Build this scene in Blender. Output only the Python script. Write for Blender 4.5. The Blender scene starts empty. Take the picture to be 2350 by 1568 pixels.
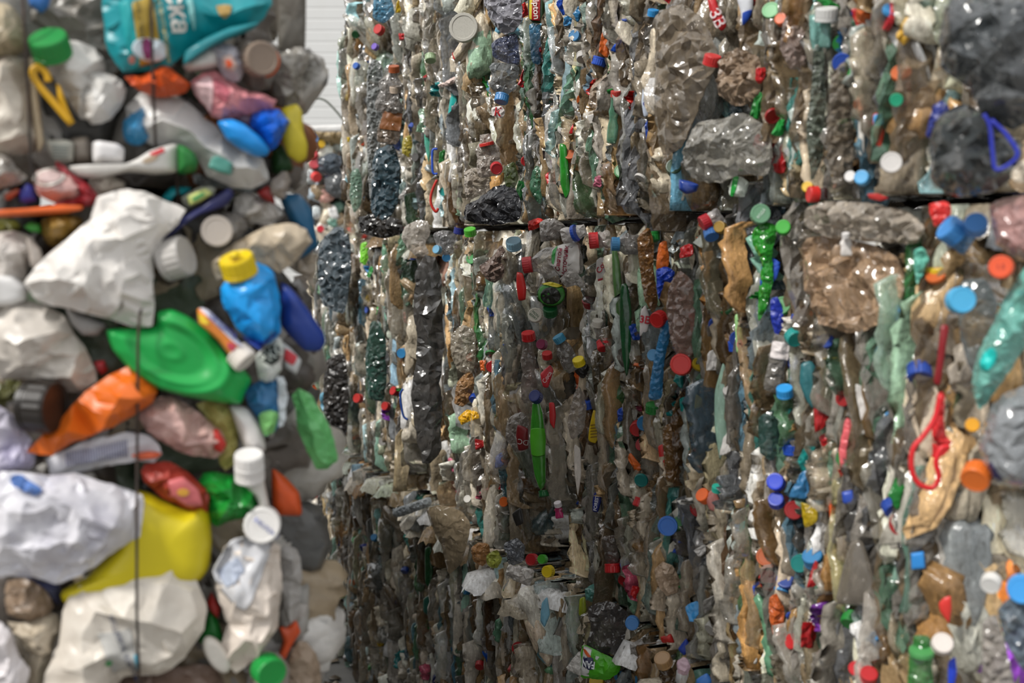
import bpy, bmesh, math, random
import numpy as np
from mathutils import Vector, Matrix
from mathutils.geometry import delaunay_2d_cdt
from mathutils.bvhtree import BVHTree

# ------------------------------------------------------------------ camera, sky, sun, exposure
SC = bpy.context.scene
COL = SC.collection
FW, FH, LENS = 2350, 1568, 40.0
FPX = LENS / 36.0 * FW
H = 0.85                                   # height of one bale
EYE = Vector((0, 0, 2 * H - 0.082))
PITCH = math.atan((784 - 590) / FPX)
cam_d = bpy.data.cameras.new('camera')
cam_d.lens, cam_d.sensor_width, cam_d.sensor_fit = LENS, 36.0, 'HORIZONTAL'
cam_d.clip_start, cam_d.clip_end = 0.05, 200
cam_d.dof.use_dof = True
cam_d.dof.focus_distance = 2.62
cam_d.dof.aperture_fstop = 3.2
cam_o = bpy.data.objects.new('camera', cam_d)
COL.objects.link(cam_o)
cam_o.location = EYE
cam_o.rotation_euler = (math.pi / 2 - PITCH, 0, 0)
SC.camera = cam_o

world = bpy.data.worlds.new('overcast_sky')
SC.world = world
world.use_nodes = True
wn, wl = world.node_tree.nodes, world.node_tree.links
wn.clear()
w_out = wn.new('ShaderNodeOutputWorld'); w_bg = wn.new('ShaderNodeBackground')
w_tc = wn.new('ShaderNodeTexCoord'); w_sep = wn.new('ShaderNodeSeparateXYZ'); w_ramp = wn.new('ShaderNodeValToRGB')
wl.new(w_tc.outputs['Generated'], w_sep.inputs[0]); wl.new(w_sep.outputs['Z'], w_ramp.inputs[0])
w_ramp.color_ramp.elements[0].position = 0.0; w_ramp.color_ramp.elements[0].color = (0.50, 0.52, 0.55, 1)
w_ramp.color_ramp.elements[1].position = 0.95; w_ramp.color_ramp.elements[1].color = (1.0, 1.0, 1.0, 1)
wl.new(w_ramp.outputs[0], w_bg.inputs[0]); wl.new(w_bg.outputs[0], w_out.inputs[0])
w_bg.inputs[1].default_value = 1.0

sun_d = bpy.data.lights.new('sun', 'SUN')
sun_d.energy, sun_d.angle, sun_d.color = 2.5, math.radians(8), (1.0, 0.97, 0.92)
sun_o = bpy.data.objects.new('sun', sun_d)
COL.objects.link(sun_o)
sun_o.rotation_euler = Vector((0.53, 0.46, -0.71)).to_track_quat('-Z', 'Y').to_euler()

SC.view_settings.view_transform = 'Standard'
SC.view_settings.look = 'None'
SC.view_settings.gamma = 1.0
SC.view_settings.use_curve_mapping = False
SC.view_settings.exposure = 0.3
SC.cycles.max_bounces = 7
SC.cycles.diffuse_bounces = 2
SC.cycles.glossy_bounces = 3
SC.cycles.transmission_bounces = 4
SC.cycles.transparent_max_bounces = 10
SC.cycles.caustics_reflective = False
SC.cycles.caustics_refractive = False

# ------------------------------------------------------------------ frames of the place
TH = math.atan((1175 - 214) / FPX)
DV = Vector((-math.sin(TH), math.cos(TH), 0))          # along the wall of bales, away from the camera
NV = Vector((-math.cos(TH), -math.sin(TH), 0))         # out of the wall, into the aisle
AV = -NV                                               # across the aisle
ZV = Vector((0, 0, 1))
RV = cam_o.rotation_euler.to_matrix()
rnd = random.Random(11)


def ray(px, py):
    return (RV @ Vector(((px - FW / 2) / FPX, -(py - FH / 2) / FPX, -1.0))).normalized()


def hit(px, py, p0, n):
    r = ray(px, py)
    return EYE + r * ((p0 - EYE).dot(n) / r.dot(n))


def to_px(p):
    q = RV.transposed() @ (Vector(p) - EYE)
    return (FW / 2 + FPX * q.x / -q.z, FH / 2 - FPX * q.y / -q.z, -q.z)


ZF = FPX * H / 826.0
W0 = EYE + ray(1250, 784) * (ZF / -(RV.transposed() @ ray(1250, 784)).z)
W0.z = 0


def wall_pt(u, n, z):
    return W0 + DV * u + NV * n + ZV * z


def wall_u(px, off=0.0):
    p = hit(px, 784, W0 + NV * off, NV)
    return (p - W0).dot(DV)


LP = Vector((-0.245, 1.45, 0))                         # outer corner of the stack across the aisle


class Frame:
    """A plane in the place: x along, y up, n towards the viewer's side."""
    def __init__(s, o, n, x=None):
        s.o, s.n = Vector(o), Vector(n).normalized()
        s.x = Vector(x).normalized() if x else ZV.cross(s.n).normalized()
        s.y = s.n.cross(s.x).normalized()

    def un(s, pts, w=0.0):
        out = []
        for p in pts:
            q = hit(p[0], p[1], s.o + s.n * w, s.n) - s.o
            out.append((q.dot(s.x), q.dot(s.y)))
        return np.array(out)

    def world(s, a):
        a = np.asarray(a, float)
        return np.array(s.o)[None] + a[:, :1] * np.array(s.x) + a[:, 1:2] * np.array(s.y) + a[:, 2:3] * np.array(s.n)


LF = Frame(LP, -DV)


# ------------------------------------------------------------------ materials
def lin(h):
    h = h.lstrip('#')
    c = [int(h[i:i + 2], 16) / 255 for i in (0, 2, 4)]
    return tuple(x / 12.92 if x <= 0.04045 else ((x + 0.055) / 1.055) ** 2.4 for x in c)


MATS = {}


def mat(col='obj', rough=0.35, clear=0.0, dirt=0.3, bump=0.35, scale=40.0, spec=0.5, stain=None, kind='plastic', streak=0.0):
    """Plastic. col: hex, 'obj' (the object's own colour) or 'col' (the colour attribute of pressed pieces)."""
    key = (col, rough, clear, dirt, bump, scale, spec, stain, kind, streak)
    if key in MATS:
        return MATS[key]
    m = bpy.data.materials.new(kind + '_' + col.strip('#'))
    MATS[key] = m
    m.use_nodes = True
    nt = m.node_tree; N, L = nt.nodes, nt.links
    bs = N['Principled BSDF']; out = N['Material Output']
    tc = N.new('ShaderNodeTexCoord'); oi = N.new('ShaderNodeObjectInfo')
    add = N.new('ShaderNodeVectorMath'); add.operation = 'ADD'
    mul = N.new('ShaderNodeMath'); mul.operation = 'MULTIPLY'; mul.inputs[1].default_value = 17.0
    L.new(oi.outputs['Random'], mul.inputs[0])
    L.new(tc.outputs['Object'], add.inputs[0]); L.new(mul.outputs[0], add.inputs[1])
    vec = add.outputs[0]
    if col == 'obj':
        base = oi.outputs['Color']
    elif col == 'col':
        at = N.new('ShaderNodeAttribute'); at.attribute_name = 'Col'; base = at.outputs['Color']
    else:
        rgb = N.new('ShaderNodeRGB'); rgb.outputs[0].default_value = (*lin(col), 1); base = rgb.outputs[0]
    if dirt > 0:
        n1 = N.new('ShaderNodeTexNoise'); n1.inputs['Scale'].default_value = 14 if not stain else 9
        n1.inputs['Detail'].default_value = 6; n1.inputs['Roughness'].default_value = 0.68
        L.new(vec, n1.inputs['Vector'])
        rp = N.new('ShaderNodeMapRange')
        rp.inputs['From Min'].default_value = 0.47; rp.inputs['From Max'].default_value = 0.74
        rp.inputs['To Max'].default_value = dirt
        L.new(n1.outputs[0], rp.inputs['Value'])
        mx = N.new('ShaderNodeMix'); mx.data_type = 'RGBA'
        mx.inputs['B'].default_value = (*lin(stain or '#4a3b2a'), 1)
        L.new(rp.outputs[0], mx.inputs['Factor']); L.new(base, mx.inputs['A'])
        base = mx.outputs['Result']
    if streak > 0:
        mp = N.new('ShaderNodeMapping'); mp.inputs['Scale'].default_value = (1.0, 1.0, 0.28)
        L.new(vec, mp.inputs['Vector'])
        n3 = N.new('ShaderNodeTexNoise'); n3.inputs['Scale'].default_value = 120; n3.inputs['Detail'].default_value = 5
        n3.inputs['Roughness'].default_value = 0.7
        L.new(mp.outputs[0], n3.inputs['Vector'])
        cr = N.new('ShaderNodeValToRGB'); e = cr.color_ramp.elements
        e[0].position = 0.29; e[0].color = (0.16, 0.14, 0.11, 1)
        e[1].position = 0.70; e[1].color = (2.1, 2.05, 1.95, 1)
        k = e.new(0.43); k.color = (0.92, 0.90, 0.87, 1)
        k = e.new(0.56); k.color = (1.08, 1.07, 1.05, 1)
        L.new(n3.outputs[0], cr.inputs[0])
        mm = N.new('ShaderNodeMix'); mm.data_type = 'RGBA'; mm.blend_type = 'MULTIPLY'; mm.clamp_result = True
        mm.inputs['Factor'].default_value = streak
        L.new(base, mm.inputs['A']); L.new(cr.outputs[0], mm.inputs['B'])
        base = mm.outputs['Result']
    L.new(base, bs.inputs['Base Color'])
    bs.inputs['Roughness'].default_value = rough
    bs.inputs['Specular IOR Level'].default_value = spec
    if bump > 0:
        n2 = N.new('ShaderNodeTexNoise'); n2.inputs['Scale'].default_value = scale
        n2.inputs['Detail'].default_value = 3
        v2 = N.new('ShaderNodeTexNoise'); v2.noise_type = 'RIDGED_MULTIFRACTAL'; v2.inputs['Scale'].default_value = scale * 0.8
        v2.inputs['Detail'].default_value = 2
        L.new(vec, n2.inputs['Vector']); L.new(vec, v2.inputs['Vector'])
        ad = N.new('ShaderNodeMath'); ad.operation = 'MULTIPLY_ADD'; ad.inputs[1].default_value = 0.45
        L.new(v2.outputs[0], ad.inputs[0]); L.new(n2.outputs[0], ad.inputs[2])
        bp = N.new('ShaderNodeBump'); bp.inputs['Strength'].default_value = bump
        bp.inputs['Distance'].default_value = 0.35 / scale
        L.new(ad.outputs[0], bp.inputs['Height']); L.new(bp.outputs[0], bs.inputs['Normal'])
    if clear > 0:
        tr = N.new('ShaderNodeBsdfTransparent')
        mt = N.new('ShaderNodeMix'); mt.data_type = 'RGBA'; mt.inputs['Factor'].default_value = 0.6
        mt.inputs['B'].default_value = (1, 1, 1, 1)
        L.new(base, mt.inputs['A']); L.new(mt.outputs['Result'], tr.inputs[0])
        lw = N.new('ShaderNodeLayerWeight'); lw.inputs['Blend'].default_value = 0.35
        if bump > 0:
            L.new(bp.outputs[0], lw.inputs['Normal'])
        mr = N.new('ShaderNodeMapRange')
        mr.inputs['To Min'].default_value = 1 - clear; mr.inputs['To Max'].default_value = 1.0
        L.new(lw.outputs['Facing'], mr.inputs['Value'])
        ms = N.new('ShaderNodeMixShader')
        L.new(mr.outputs[0], ms.inputs[0]); L.new(tr.outputs[0], ms.inputs[1]); L.new(bs.outputs[0], ms.inputs[2])
        bs.inputs['Specular IOR Level'].default_value = 0.2
        gl = N.new('ShaderNodeBsdfGlossy'); gl.inputs['Roughness'].default_value = min(rough + 0.03, 0.17)
        fr = N.new('ShaderNodeFresnel'); fr.inputs['IOR'].default_value = 1.6
        mn = N.new('ShaderNodeMath'); mn.operation = 'MINIMUM'; mn.inputs[1].default_value = 0.26
        if bump > 0:
            L.new(bp.outputs[0], gl.inputs['Normal']); L.new(bp.outputs[0], fr.inputs['Normal'])
        m2 = N.new('ShaderNodeMixShader')
        L.new(fr.outputs[0], mn.inputs[0]); L.new(mn.outputs[0], m2.inputs[0]); L.new(ms.outputs[0], m2.inputs[1]); L.new(gl.outputs[0], m2.inputs[2])
        L.new(m2.outputs[0], out.inputs['Surface'])
    return m


# ------------------------------------------------------------------ mesh helpers
def mk_mesh(name, v, f, m, smooth=True, cols=None):
    me = bpy.data.meshes.new(name)
    if isinstance(f, np.ndarray):
        v = np.asarray(v, np.float32); f = np.asarray(f, np.int32)
        k = f.shape[1]
        me.vertices.add(len(v)); me.vertices.foreach_set('co', v.ravel())
        me.loops.add(f.size); me.loops.foreach_set('vertex_index', f.ravel())
        me.polygons.add(len(f)); me.polygons.foreach_set('loop_start', np.arange(0, f.size, k, dtype=np.int32))
        me.polygons.foreach_set('loop_total', np.full(len(f), k, np.int32))
        me.update(calc_edges=True)
    else:
        me.from_pydata([tuple(map(float, x)) for x in v], [], f)
        me.update()
    if smooth:
        me.polygons.foreach_set('use_smooth', np.ones(len(me.polygons), bool))
    if cols is not None:
        a = me.color_attributes.new('Col', 'FLOAT_COLOR', 'POINT')
        c = np.ones((len(me.vertices), 4), np.float32); c[:, :3] = cols
        a.data.foreach_set('color', c.ravel())
    me.materials.append(m)
    return me


def crease(me, deg=24):
    bm = bmesh.new(); bm.from_mesh(me)
    k = math.radians(deg)
    for e in bm.edges:
        if len(e.link_faces) == 2 and e.calc_face_angle(0) > k:
            e.smooth = False
    bm.to_mesh(me); bm.free()
    return me


def link(name, me, parent=None, loc=None, color=None):
    o = bpy.data.objects.new(name, me)
    COL.objects.link(o)
    if parent is not None:
        o.parent = parent
    if loc is not None:
        o.location = loc
    if color is not None:
        o.color = (*color, 1)
    return o


REFS = []                                              # (ref phrase, px, py) of things that can be named as neighbours
SEEN_BOXES = []                                        # where named things stand out of the wall


def tag(o, label, cat, group=None, ref=None):
    o['label'] = label; o['category'] = cat
    if group:
        o['group'] = group
    return o


def thing(name, label, cat, loc, group=None):
    return tag(link(name, None, loc=loc), label, cat, group)


def crumple(x, y, seed, freq, n=6):
    r = np.random.RandomState(seed)
    z = np.zeros_like(x)
    for i in range(n):
        a = r.rand() * math.pi * 2
        f = freq * (0.45 + 1.2 * r.rand())
        w = (x * math.cos(a) + y * math.sin(a)) * f + r.rand() * 9 + 0.5 * np.sin((y * math.cos(a) - x * math.sin(a)) * f * 1.7 + r.rand() * 6)
        z += (np.abs(w % 2 - 1) - 0.5) * (0.6 + 0.8 * r.rand()) / (0.6 + f / freq)
    return z / n * 2.2


def resample(p, n, sharp):
    p = np.asarray(p, float); k = len(p)
    dense = []
    for i in range(k):
        a, b, c, e = p[i - 1], p[i], p[(i + 1) % k], p[(i + 2) % k]
        for t in np.linspace(0, 1, 12, endpoint=False):
            cr = 0.5 * (2 * b + (c - a) * t + (2 * a - 5 * b + 4 * c - e) * t * t + (3 * b - a - 3 * c + e) * t ** 3)
            dense.append(cr * (1 - sharp) + (b + (c - b) * t) * sharp)
    d = np.array(dense + [dense[0]])
    s = np.concatenate([[0], np.cumsum(np.hypot(*np.diff(d, axis=0).T))])
    q = np.linspace(0, s[-1], n, endpoint=False)
    return np.c_[np.interp(q, s, d[:, 0]), np.interp(q, s, d[:, 1])]


class Shell:
    """A crushed hollow container: an outline of its own in a plane, puffed to a real front and back, creased."""
    def __init__(s, fr, pts, w=0.0, h=0.02, back=0.02, p=3.0, crum=0.004, freq=28.0, seed=1, nb=48, nr=9, sharp=0.7, ridges=(), local=False, cell=None, fold=1.0):
        s.fr, s.w, s.h, s.p, s.crum, s.freq, s.seed, s.ridges = fr, w, h, p, crum, freq, seed, ridges
        poly = np.asarray(pts, float) if local else fr.un(pts, w)
        if 0.5 * np.sum(poly[:, 0] * np.roll(poly[:, 1], -1) - np.roll(poly[:, 0], -1) * poly[:, 1]) < 0:
            poly = poly[::-1]
        s.poly = resample(poly, nb, sharp)
        x, y = s.poly.T; x2, y2 = np.roll(x, -1), np.roll(y, -1)
        cr = x * y2 - x2 * y; A = cr.sum() / 2
        s.c = np.array([((x + x2) * cr).sum() / (6 * A), ((y + y2) * cr).sum() / (6 * A)])
        s.bvh = None
        if crum > 0.004:
            s.crush(back, cell, fold)
            return
        q = s.poly - s.c
        ang = np.arctan2(q[:, 1], q[:, 0]); o = np.argsort(ang)
        s.ang = np.concatenate([ang[o] - 2 * math.pi, ang[o], ang[o] + 2 * math.pi])
        s.rad = np.tile(np.hypot(*q.T)[o], 3)
        k = np.arange(1, nr + 1) / nr
        rr = 1 - (1 - k) ** 1.5
        xs = [s.c[None]]; rv = [np.zeros(1)]
        for r in rr:
            xs.append(s.c + q * r); rv.append(np.full(nb, r))
        xy = np.concatenate(xs); rv = np.concatenate(rv)
        fz = s.z_of(xy[:, 0], xy[:, 1], rv)
        inner = rv < 0.999
        bz = s.w - back * np.maximum(0, 1 - rv ** 2) ** 0.7
        front = np.c_[xy, fz]
        bk = np.c_[xy, bz][inner]
        v = np.concatenate([front, bk])
        f = []
        nf = len(front)
        for i in range(nb):
            j = (i + 1) % nb
            f.append((0, 1 + i, 1 + j))
            f.append((nf, nf + 1 + j, nf + 1 + i))
            for t in range(nr - 1):
                a = 1 + t * nb
                f.append((a + i, a + nb + i, a + nb + j, a + j))
                if t < nr - 2:
                    b = nf + a
                    f.append((b + i, b + j, b + nb + j, b + nb + i))
                else:
                    b = nf + a
                    f.append((b + i, b + j, a + nb + j, a + nb + i))
        s.v, s.f = v, f

    def crush(s, back, cell, fold):
        """Crushed film: irregular facets between creases instead of a smooth skin."""
        r = np.random.RandomState(s.seed)
        lo, hi = s.poly.min(0), s.poly.max(0)
        size = np.hypot(*(hi - lo))
        cell = cell or min(max(size * 0.13, 0.007), 0.026)
        per = np.hypot(*(np.roll(s.poly, -1, 0) - s.poly).T).sum()
        nbd = max(14, min(90, int(per / cell)))
        bd = resample(s.poly, nbd, 1.0)
        bd = bd + (r.rand(nbd, 2) - .5) * cell * .22
        def inside(P):
            x, y = P[:, 0:1], P[:, 1:2]; a = bd; b = np.roll(bd, -1, 0)
            c = ((a[:, 1] > y) != (b[:, 1] > y)) & (x < (b[:, 0] - a[:, 0]) * (y - a[:, 1]) / (b[:, 1] - a[:, 1] + 1e-12) + a[:, 0])
            return c.sum(1) % 2 == 1
        def dist(P):
            a = bd[None]; ab = (np.roll(bd, -1, 0) - bd)[None]; ap = P[:, None] - a
            t = np.clip((ap * ab).sum(-1) / np.maximum((ab ** 2).sum(-1), 1e-12), 0, 1)
            return np.sqrt(((ap - ab * t[..., None]) ** 2).sum(-1)).min(1)
        P = lo + r.rand(int(3.5 * np.prod(hi - lo) / cell ** 2) + 30, 2) * (hi - lo)
        P = P[inside(P)]; P = P[dist(P) > cell * .45] if len(P) else P
        keep = []
        for q in P:
            if all((q[0] - k[0]) ** 2 + (q[1] - k[1]) ** 2 > (cell * .72) ** 2 for k in keep):
                keep.append(q)
        V2 = [Vector(q) for q in list(bd) + keep]
        vo, _, fo, *_ = delaunay_2d_cdt(V2, [], [list(range(nbd))], 1, 1e-7)
        xy = np.array([q[:] for q in vo]); tris = [tuple(f) for f in fo if len(f) == 3]
        dm = dist(xy); top = max(dm.max(), 1e-5)
        prof = np.minimum(1, dm / min(top, 0.55 * top + .004)) ** .62
        edge = dm < cell * .05
        # a few long folds plus a random height at every facet corner
        z = s.w + s.h * prof + s.crum * (1.0 * fold * crumple(xy[:, 0], xy[:, 1], s.seed, s.freq * .55, 5) + 1.1 * (r.rand(len(xy)) - .5)) * (0.35 + .65 * prof)
        Vv = [np.array([xy[i, 0], xy[i, 1], z[i]]) for i in range(len(xy))]
        T = tris
        for lvl in range(2 if len(tris) < 260 else 1):
            mid = {}
            def m(a, b):
                k = (a, b) if a < b else (b, a)
                if k not in mid:
                    e = Vv[a] - Vv[b]; L = np.sqrt((e ** 2).sum())
                    q = (Vv[a] + Vv[b]) / 2
                    q = q + np.array([(r.rand() - .5) * .16 * L, (r.rand() - .5) * .16 * L, (r.rand() - .5) * .30 * L * min(1, s.crum / .012)])
                    mid[k] = len(Vv); Vv.append(q)
                return mid[k]
            T2 = []
            for a, b, c in T:
                ab, bc, ca = m(a, b), m(b, c), m(c, a)
                T2 += [(a, ab, ca), (ab, b, bc), (ca, bc, c), (ab, bc, ca)]
            T = T2
        nf = len(Vv)
        isb = edge
        bz = s.w - back * prof
        remap = {}
        for i in range(len(xy)):
            remap[i] = nf + i
            Vv.append(np.array([xy[i, 0], xy[i, 1], bz[i] - .0015]))
        F = list(T) + [(remap[a], remap[c], remap[b]) for a, b, c in tris]
        cnt = {}
        for a, b, c in T:
            for e in ((a, b), (b, c), (c, a)):
                k = (min(e), max(e)); cnt.setdefault(k, []).append(e)
        rim = [e[0] for e in cnt.values() if len(e) == 1]
        for a, b in rim:
            # close the rim on the back sheet
            na = a if a < len(xy) else min((i for i in range(len(xy)) if isb[i]), key=lambda i: ((Vv[i] - Vv[a])[:2] ** 2).sum())
            nb_ = b if b < len(xy) else min((i for i in range(len(xy)) if isb[i]), key=lambda i: ((Vv[i] - Vv[b])[:2] ** 2).sum())
            if na == nb_:
                F.append((b, a, remap[na]))
            else:
                F.append((b, a, remap[na], remap[nb_]))
        s.v, s.f = np.array(Vv), F
        s.bvh = BVHTree.FromPolygons([tuple(q) for q in s.v[:nf]], T)

    def z_of(s, x, y, r=None):
        if s.bvh is not None:
            out = np.full(len(x), s.w + s.h * .6)
            for i in range(len(x)):
                hh = s.bvh.ray_cast(Vector((x[i], y[i], s.w + 1)), Vector((0, 0, -1)))[0]
                if hh is None:
                    hh = s.bvh.find_nearest(Vector((x[i], y[i], s.w + s.h * .6)))[0]
                out[i] = hh.z
            return out
        if r is None:
            dx, dy = x - s.c[0], y - s.c[1]
            R = np.interp(np.arctan2(dy, dx), s.ang, s.rad)
            r = np.minimum(1, np.hypot(dx, dy) / np.maximum(R, 1e-6))
        z = s.w + s.h * np.maximum(0, 1 - r ** s.p) ** 0.6
        z = z + s.crum * crumple(x, y, s.seed, s.freq) * np.minimum(1, (1 - r) * 5 + 0.25)
        for (cx, cy, rx, ry, a, wd, hh) in s.ridges:
            ux, uy = x - cx, y - cy
            e = np.hypot((ux * math.cos(a) + uy * math.sin(a)) / rx, (uy * math.cos(a) - ux * math.sin(a)) / ry)
            z = z + (hh * np.exp(-((e - 1) / wd) ** 2) if wd > 0 else hh * np.clip((1.0 - e) / -wd, 0, 1))
        return z

    def world(s):
        return s.fr.world(s.v)

    def mesh(s, name, m, loc):
        me = mk_mesh(name, s.world() - np.array(loc)[None], s.f, m)
        return crease(me) if s.bvh is not None else me

    def drape(s, pts, name, m, loc, lift=0.0015, nb=40, nr=6, sharp=0.6, thick=0.0008, local=False):
        p = np.asarray(pts, float) if local else s.fr.un(pts, s.w + s.h * 0.8)
        t = Shell(s.fr, p, 0, 0, 0.001, nb=nb, nr=nr, sharp=sharp, local=True, crum=0)
        z = s.z_of(t.v[:, 0], t.v[:, 1])
        v = np.c_[t.v[:, :2], z + np.where(np.arange(len(z)) < 1 + nb * nr, lift, lift - thick)]
        return mk_mesh(name, s.fr.world(v) - np.array(loc)[None], t.f, m)


def text_geo(txt, size, bold=0.0, spacing=1.0):
    c = bpy.data.curves.new('writing', 'FONT')
    c.body = txt; c.size = size; c.align_x = 'CENTER'; c.align_y = 'CENTER'; c.offset = bold
    c.space_character = spacing; c.resolution_u = 3
    o = bpy.data.objects.new('writing', c)
    COL.objects.link(o)
    dg = bpy.context.evaluated_depsgraph_get()
    me = bpy.data.meshes.new_from_object(o.evaluated_get(dg))
    bm = bmesh.new(); bm.from_mesh(me)
    bmesh.ops.triangulate(bm, faces=bm.faces[:])
    v = np.array([x.co[:] for x in bm.verts]).reshape(-1, 3); f = [tuple(x.index for x in y.verts) for y in bm.faces]
    bm.free()
    bpy.data.objects.remove(o); bpy.data.curves.remove(c); bpy.data.meshes.remove(me)
    return v, f


def writing(sh, txt, px, py, size, rot, m, parent, loc, bold=0.0, lift=0.0035, name='lettering', squash=1.0):
    """Lettering lying on a shell: size in metres, rot in degrees in its plane."""
    parent = getattr(sh, 'last', None) or parent
    v, f = text_geo(txt, size, bold)
    c = sh.fr.un([(px, py)], sh.w + sh.h * 0.8)[0]
    a = math.radians(rot)
    x = c[0] + v[:, 0] * squash * math.cos(a) - v[:, 1] * math.sin(a)
    y = c[1] + v[:, 0] * squash * math.sin(a) + v[:, 1] * math.cos(a)
    z = sh.z_of(x, y) + lift
    return link(name, mk_mesh(name, sh.fr.world(np.c_[x, y, z]) - np.array(loc)[None], f, m, smooth=False), parent)


def tube_mesh(name, pts, r, m, seg=8, flat=1.0, closed=False, up=None):
    """A bent rod or strap through points (world vectors relative to its own origin)."""
    P = [Vector(p) for p in pts]
    Q = []
    k = len(P)
    rng = range(k if closed else k - 1)
    for i in rng:
        a = P[i - 1] if (closed or i > 0) else P[0] * 2 - P[1]
        b, c = P[i], P[(i + 1) % k]
        e = P[(i + 2) % k] if (closed or i + 2 < k) else c * 2 - b
        for t in (0, .2, .4, .6, .8):
            Q.append(0.5 * (2 * b + (c - a) * t + (2 * a - 5 * b + 4 * c - e) * t * t + (3 * b - a - 3 * c + e) * t ** 3))
    if not closed:
        Q.append(P[-1])
    v, f = [], []
    n = len(Q)
    for i, p in enumerate(Q):
        tn = (Q[(i + 1) % n] - Q[i - 1]) if (closed or 0 < i < n - 1) else (Q[1] - Q[0] if i == 0 else Q[-1] - Q[-2])
        tn.normalize()
        s1 = tn.cross(Vector(up or (0.3, -0.9, 0.2))).normalized(); s2 = s1.cross(tn)
        for j in range(seg):
            a = 2 * math.pi * j / seg
            v.append(p + s1 * (r * math.cos(a)) + s2 * (r * flat * math.sin(a)))
    for i in range(n if closed else n - 1):
        for j in range(seg):
            a, b = i * seg, ((i + 1) % n) * seg
            f.append((a + j, a + (j + 1) % seg, b + (j + 1) % seg, b + j))
    if not closed:
        f.append(tuple(range(seg))[::-1]); f.append(tuple(range((n - 1) * seg, n * seg)))
    return mk_mesh(name, v, f, m)


def lathe(prof, seg=32, knurl=None):
    """prof: (radius, height) from bottom to top; knurl: (first ring, last ring, depth)."""
    v, f = [], []
    for k, (r, z) in enumerate(prof):
        for j in range(seg):
            a = 2 * math.pi * j / seg
            q = r * (1 - (knurl[2] if knurl and knurl[0] <= k <= knurl[1] and j % 2 else 0))
            v.append((q * math.cos(a), q * math.sin(a), z))
    for k in range(len(prof) - 1):
        for j in range(seg):
            f.append((k * seg + j, k * seg + (j + 1) % seg, (k + 1) * seg + (j + 1) % seg, (k + 1) * seg + j))
    n = len(prof)
    f.append(tuple(range(seg))[::-1]); f.append(tuple(range((n - 1) * seg, n * seg)))
    return v, f


CAP_PROF = [(0.92, -1.15), (1.0, -1.12), (1.0, -0.92), (0.96, -0.9), (0.96, -0.82), (1.0, -0.8), (1.0, -0.12), (0.93, 0.0), (0.8, 0.015), (0.76, -0.02), (0.3, -0.03)]
CAP_V, CAP_F = lathe(CAP_PROF, 40, (5, 6, 0.035))
M_CAP = mat('obj', 0.38, dirt=0.25, bump=0.05, scale=80)
CAP_ME = mk_mesh('cap', CAP_V, CAP_F, M_CAP, smooth=False)
FLAT_V, FLAT_F = lathe([(0.9, -0.42), (1.0, -0.4), (1.0, -0.08), (0.95, 0.0), (0.78, 0.0), (0.74, -0.04), (0.3, -0.05)], 40, (1, 2, 0.02))
LID_ME = mk_mesh('lid', FLAT_V, FLAT_F, M_CAP, smooth=False)


def axis_matrix(loc, axis, r, roll=0.0):
    q = Vector(axis).to_track_quat('Z', 'Y').to_matrix().to_4x4()
    return Matrix.Translation(loc) @ q @ Matrix.Rotation(roll, 4, 'Z') @ Matrix.Diagonal((r, r, r, 1))


def put_cap(name, top, axis, r, color, parent=None, me=None):
    o = link(name, me or CAP_ME, parent, color=lin(color))
    m = axis_matrix(top, axis, r, rnd.random() * 6)
    o.matrix_world = m if parent is None else Matrix.Translation(-parent.location) @ m
    if parent is not None:
        o.matrix_basis = Matrix.Translation(-parent.location) @ m
    return o


def ell(cx, cy, rx, ry, rot=0, n=14):
    a = math.radians(rot)
    return [(cx + rx * math.cos(t) * math.cos(a) - ry * math.sin(t) * math.sin(a), cy + rx * math.cos(t) * math.sin(a) + ry * math.sin(t) * math.cos(a))
            for t in np.linspace(0, 2 * math.pi, n, endpoint=False)]

# ------------------------------------------------------------------ ground and building
def structure(name, me, parent=None):
    o = link(name, me, parent)
    if parent is None:
        o['kind'] = 'structure'
    return o


M_CONC = mat('#7c7a76', 0.85, dirt=0.35, bump=0.25, scale=60, stain='#4b4843', kind='concrete')
M_PANEL = mat('#d4d4d2', 0.45, dirt=0.1, bump=0.0, stain='#b9b5ad', kind='cladding')


def box_mesh(name, lo, hi, m, bev=0.0):
    bm = bmesh.new()
    bmesh.ops.create_cube(bm, size=1)
    for v in bm.verts:
        v.co = Vector([lo[i] + (v.co[i] + 0.5) * (hi[i] - lo[i]) for i in range(3)])
    if bev:
        bmesh.ops.bevel(bm, geom=bm.edges[:], offset=bev, segments=2, affect='EDGES')
    me = bpy.data.meshes.new(name); bm.to_mesh(me); bm.free()
    me.materials.append(m)
    return me


structure('ground', box_mesh('ground', (-40, -40, -0.2), (40, 40, 0), M_CONC))
WALL_Y = 9.6
wall = structure('wall_back', box_mesh('wall_back', (-9, WALL_Y, 0), (8, WALL_Y + 0.2, 7), M_PANEL))
# horizontal cladding panels with fine ribs and an open joint between them
rib_z = np.arange(0, 0.95, 0.0925)
for k in range(7):
    v, f = [], []
    prof = [(0, 0.0)]
    for z in rib_z:
        prof += [(z + 0.004, 0.028), (z + 0.078, 0.028), (z + 0.082, 0.0255), (z + 0.0885, 0.0255)]
    prof.append((0.99, 0.0))
    for x in (-9, 8):
        for z, d in prof:
            v.append((x, WALL_Y - d, 0.12 + k * 1.0 + z))
    n = len(prof)
    for i in range(n - 1):
        f.append((i, n + i, n + i + 1, i + 1))
    link('panel', mk_mesh('panel', v, f, M_PANEL, smooth=False), wall)

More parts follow.
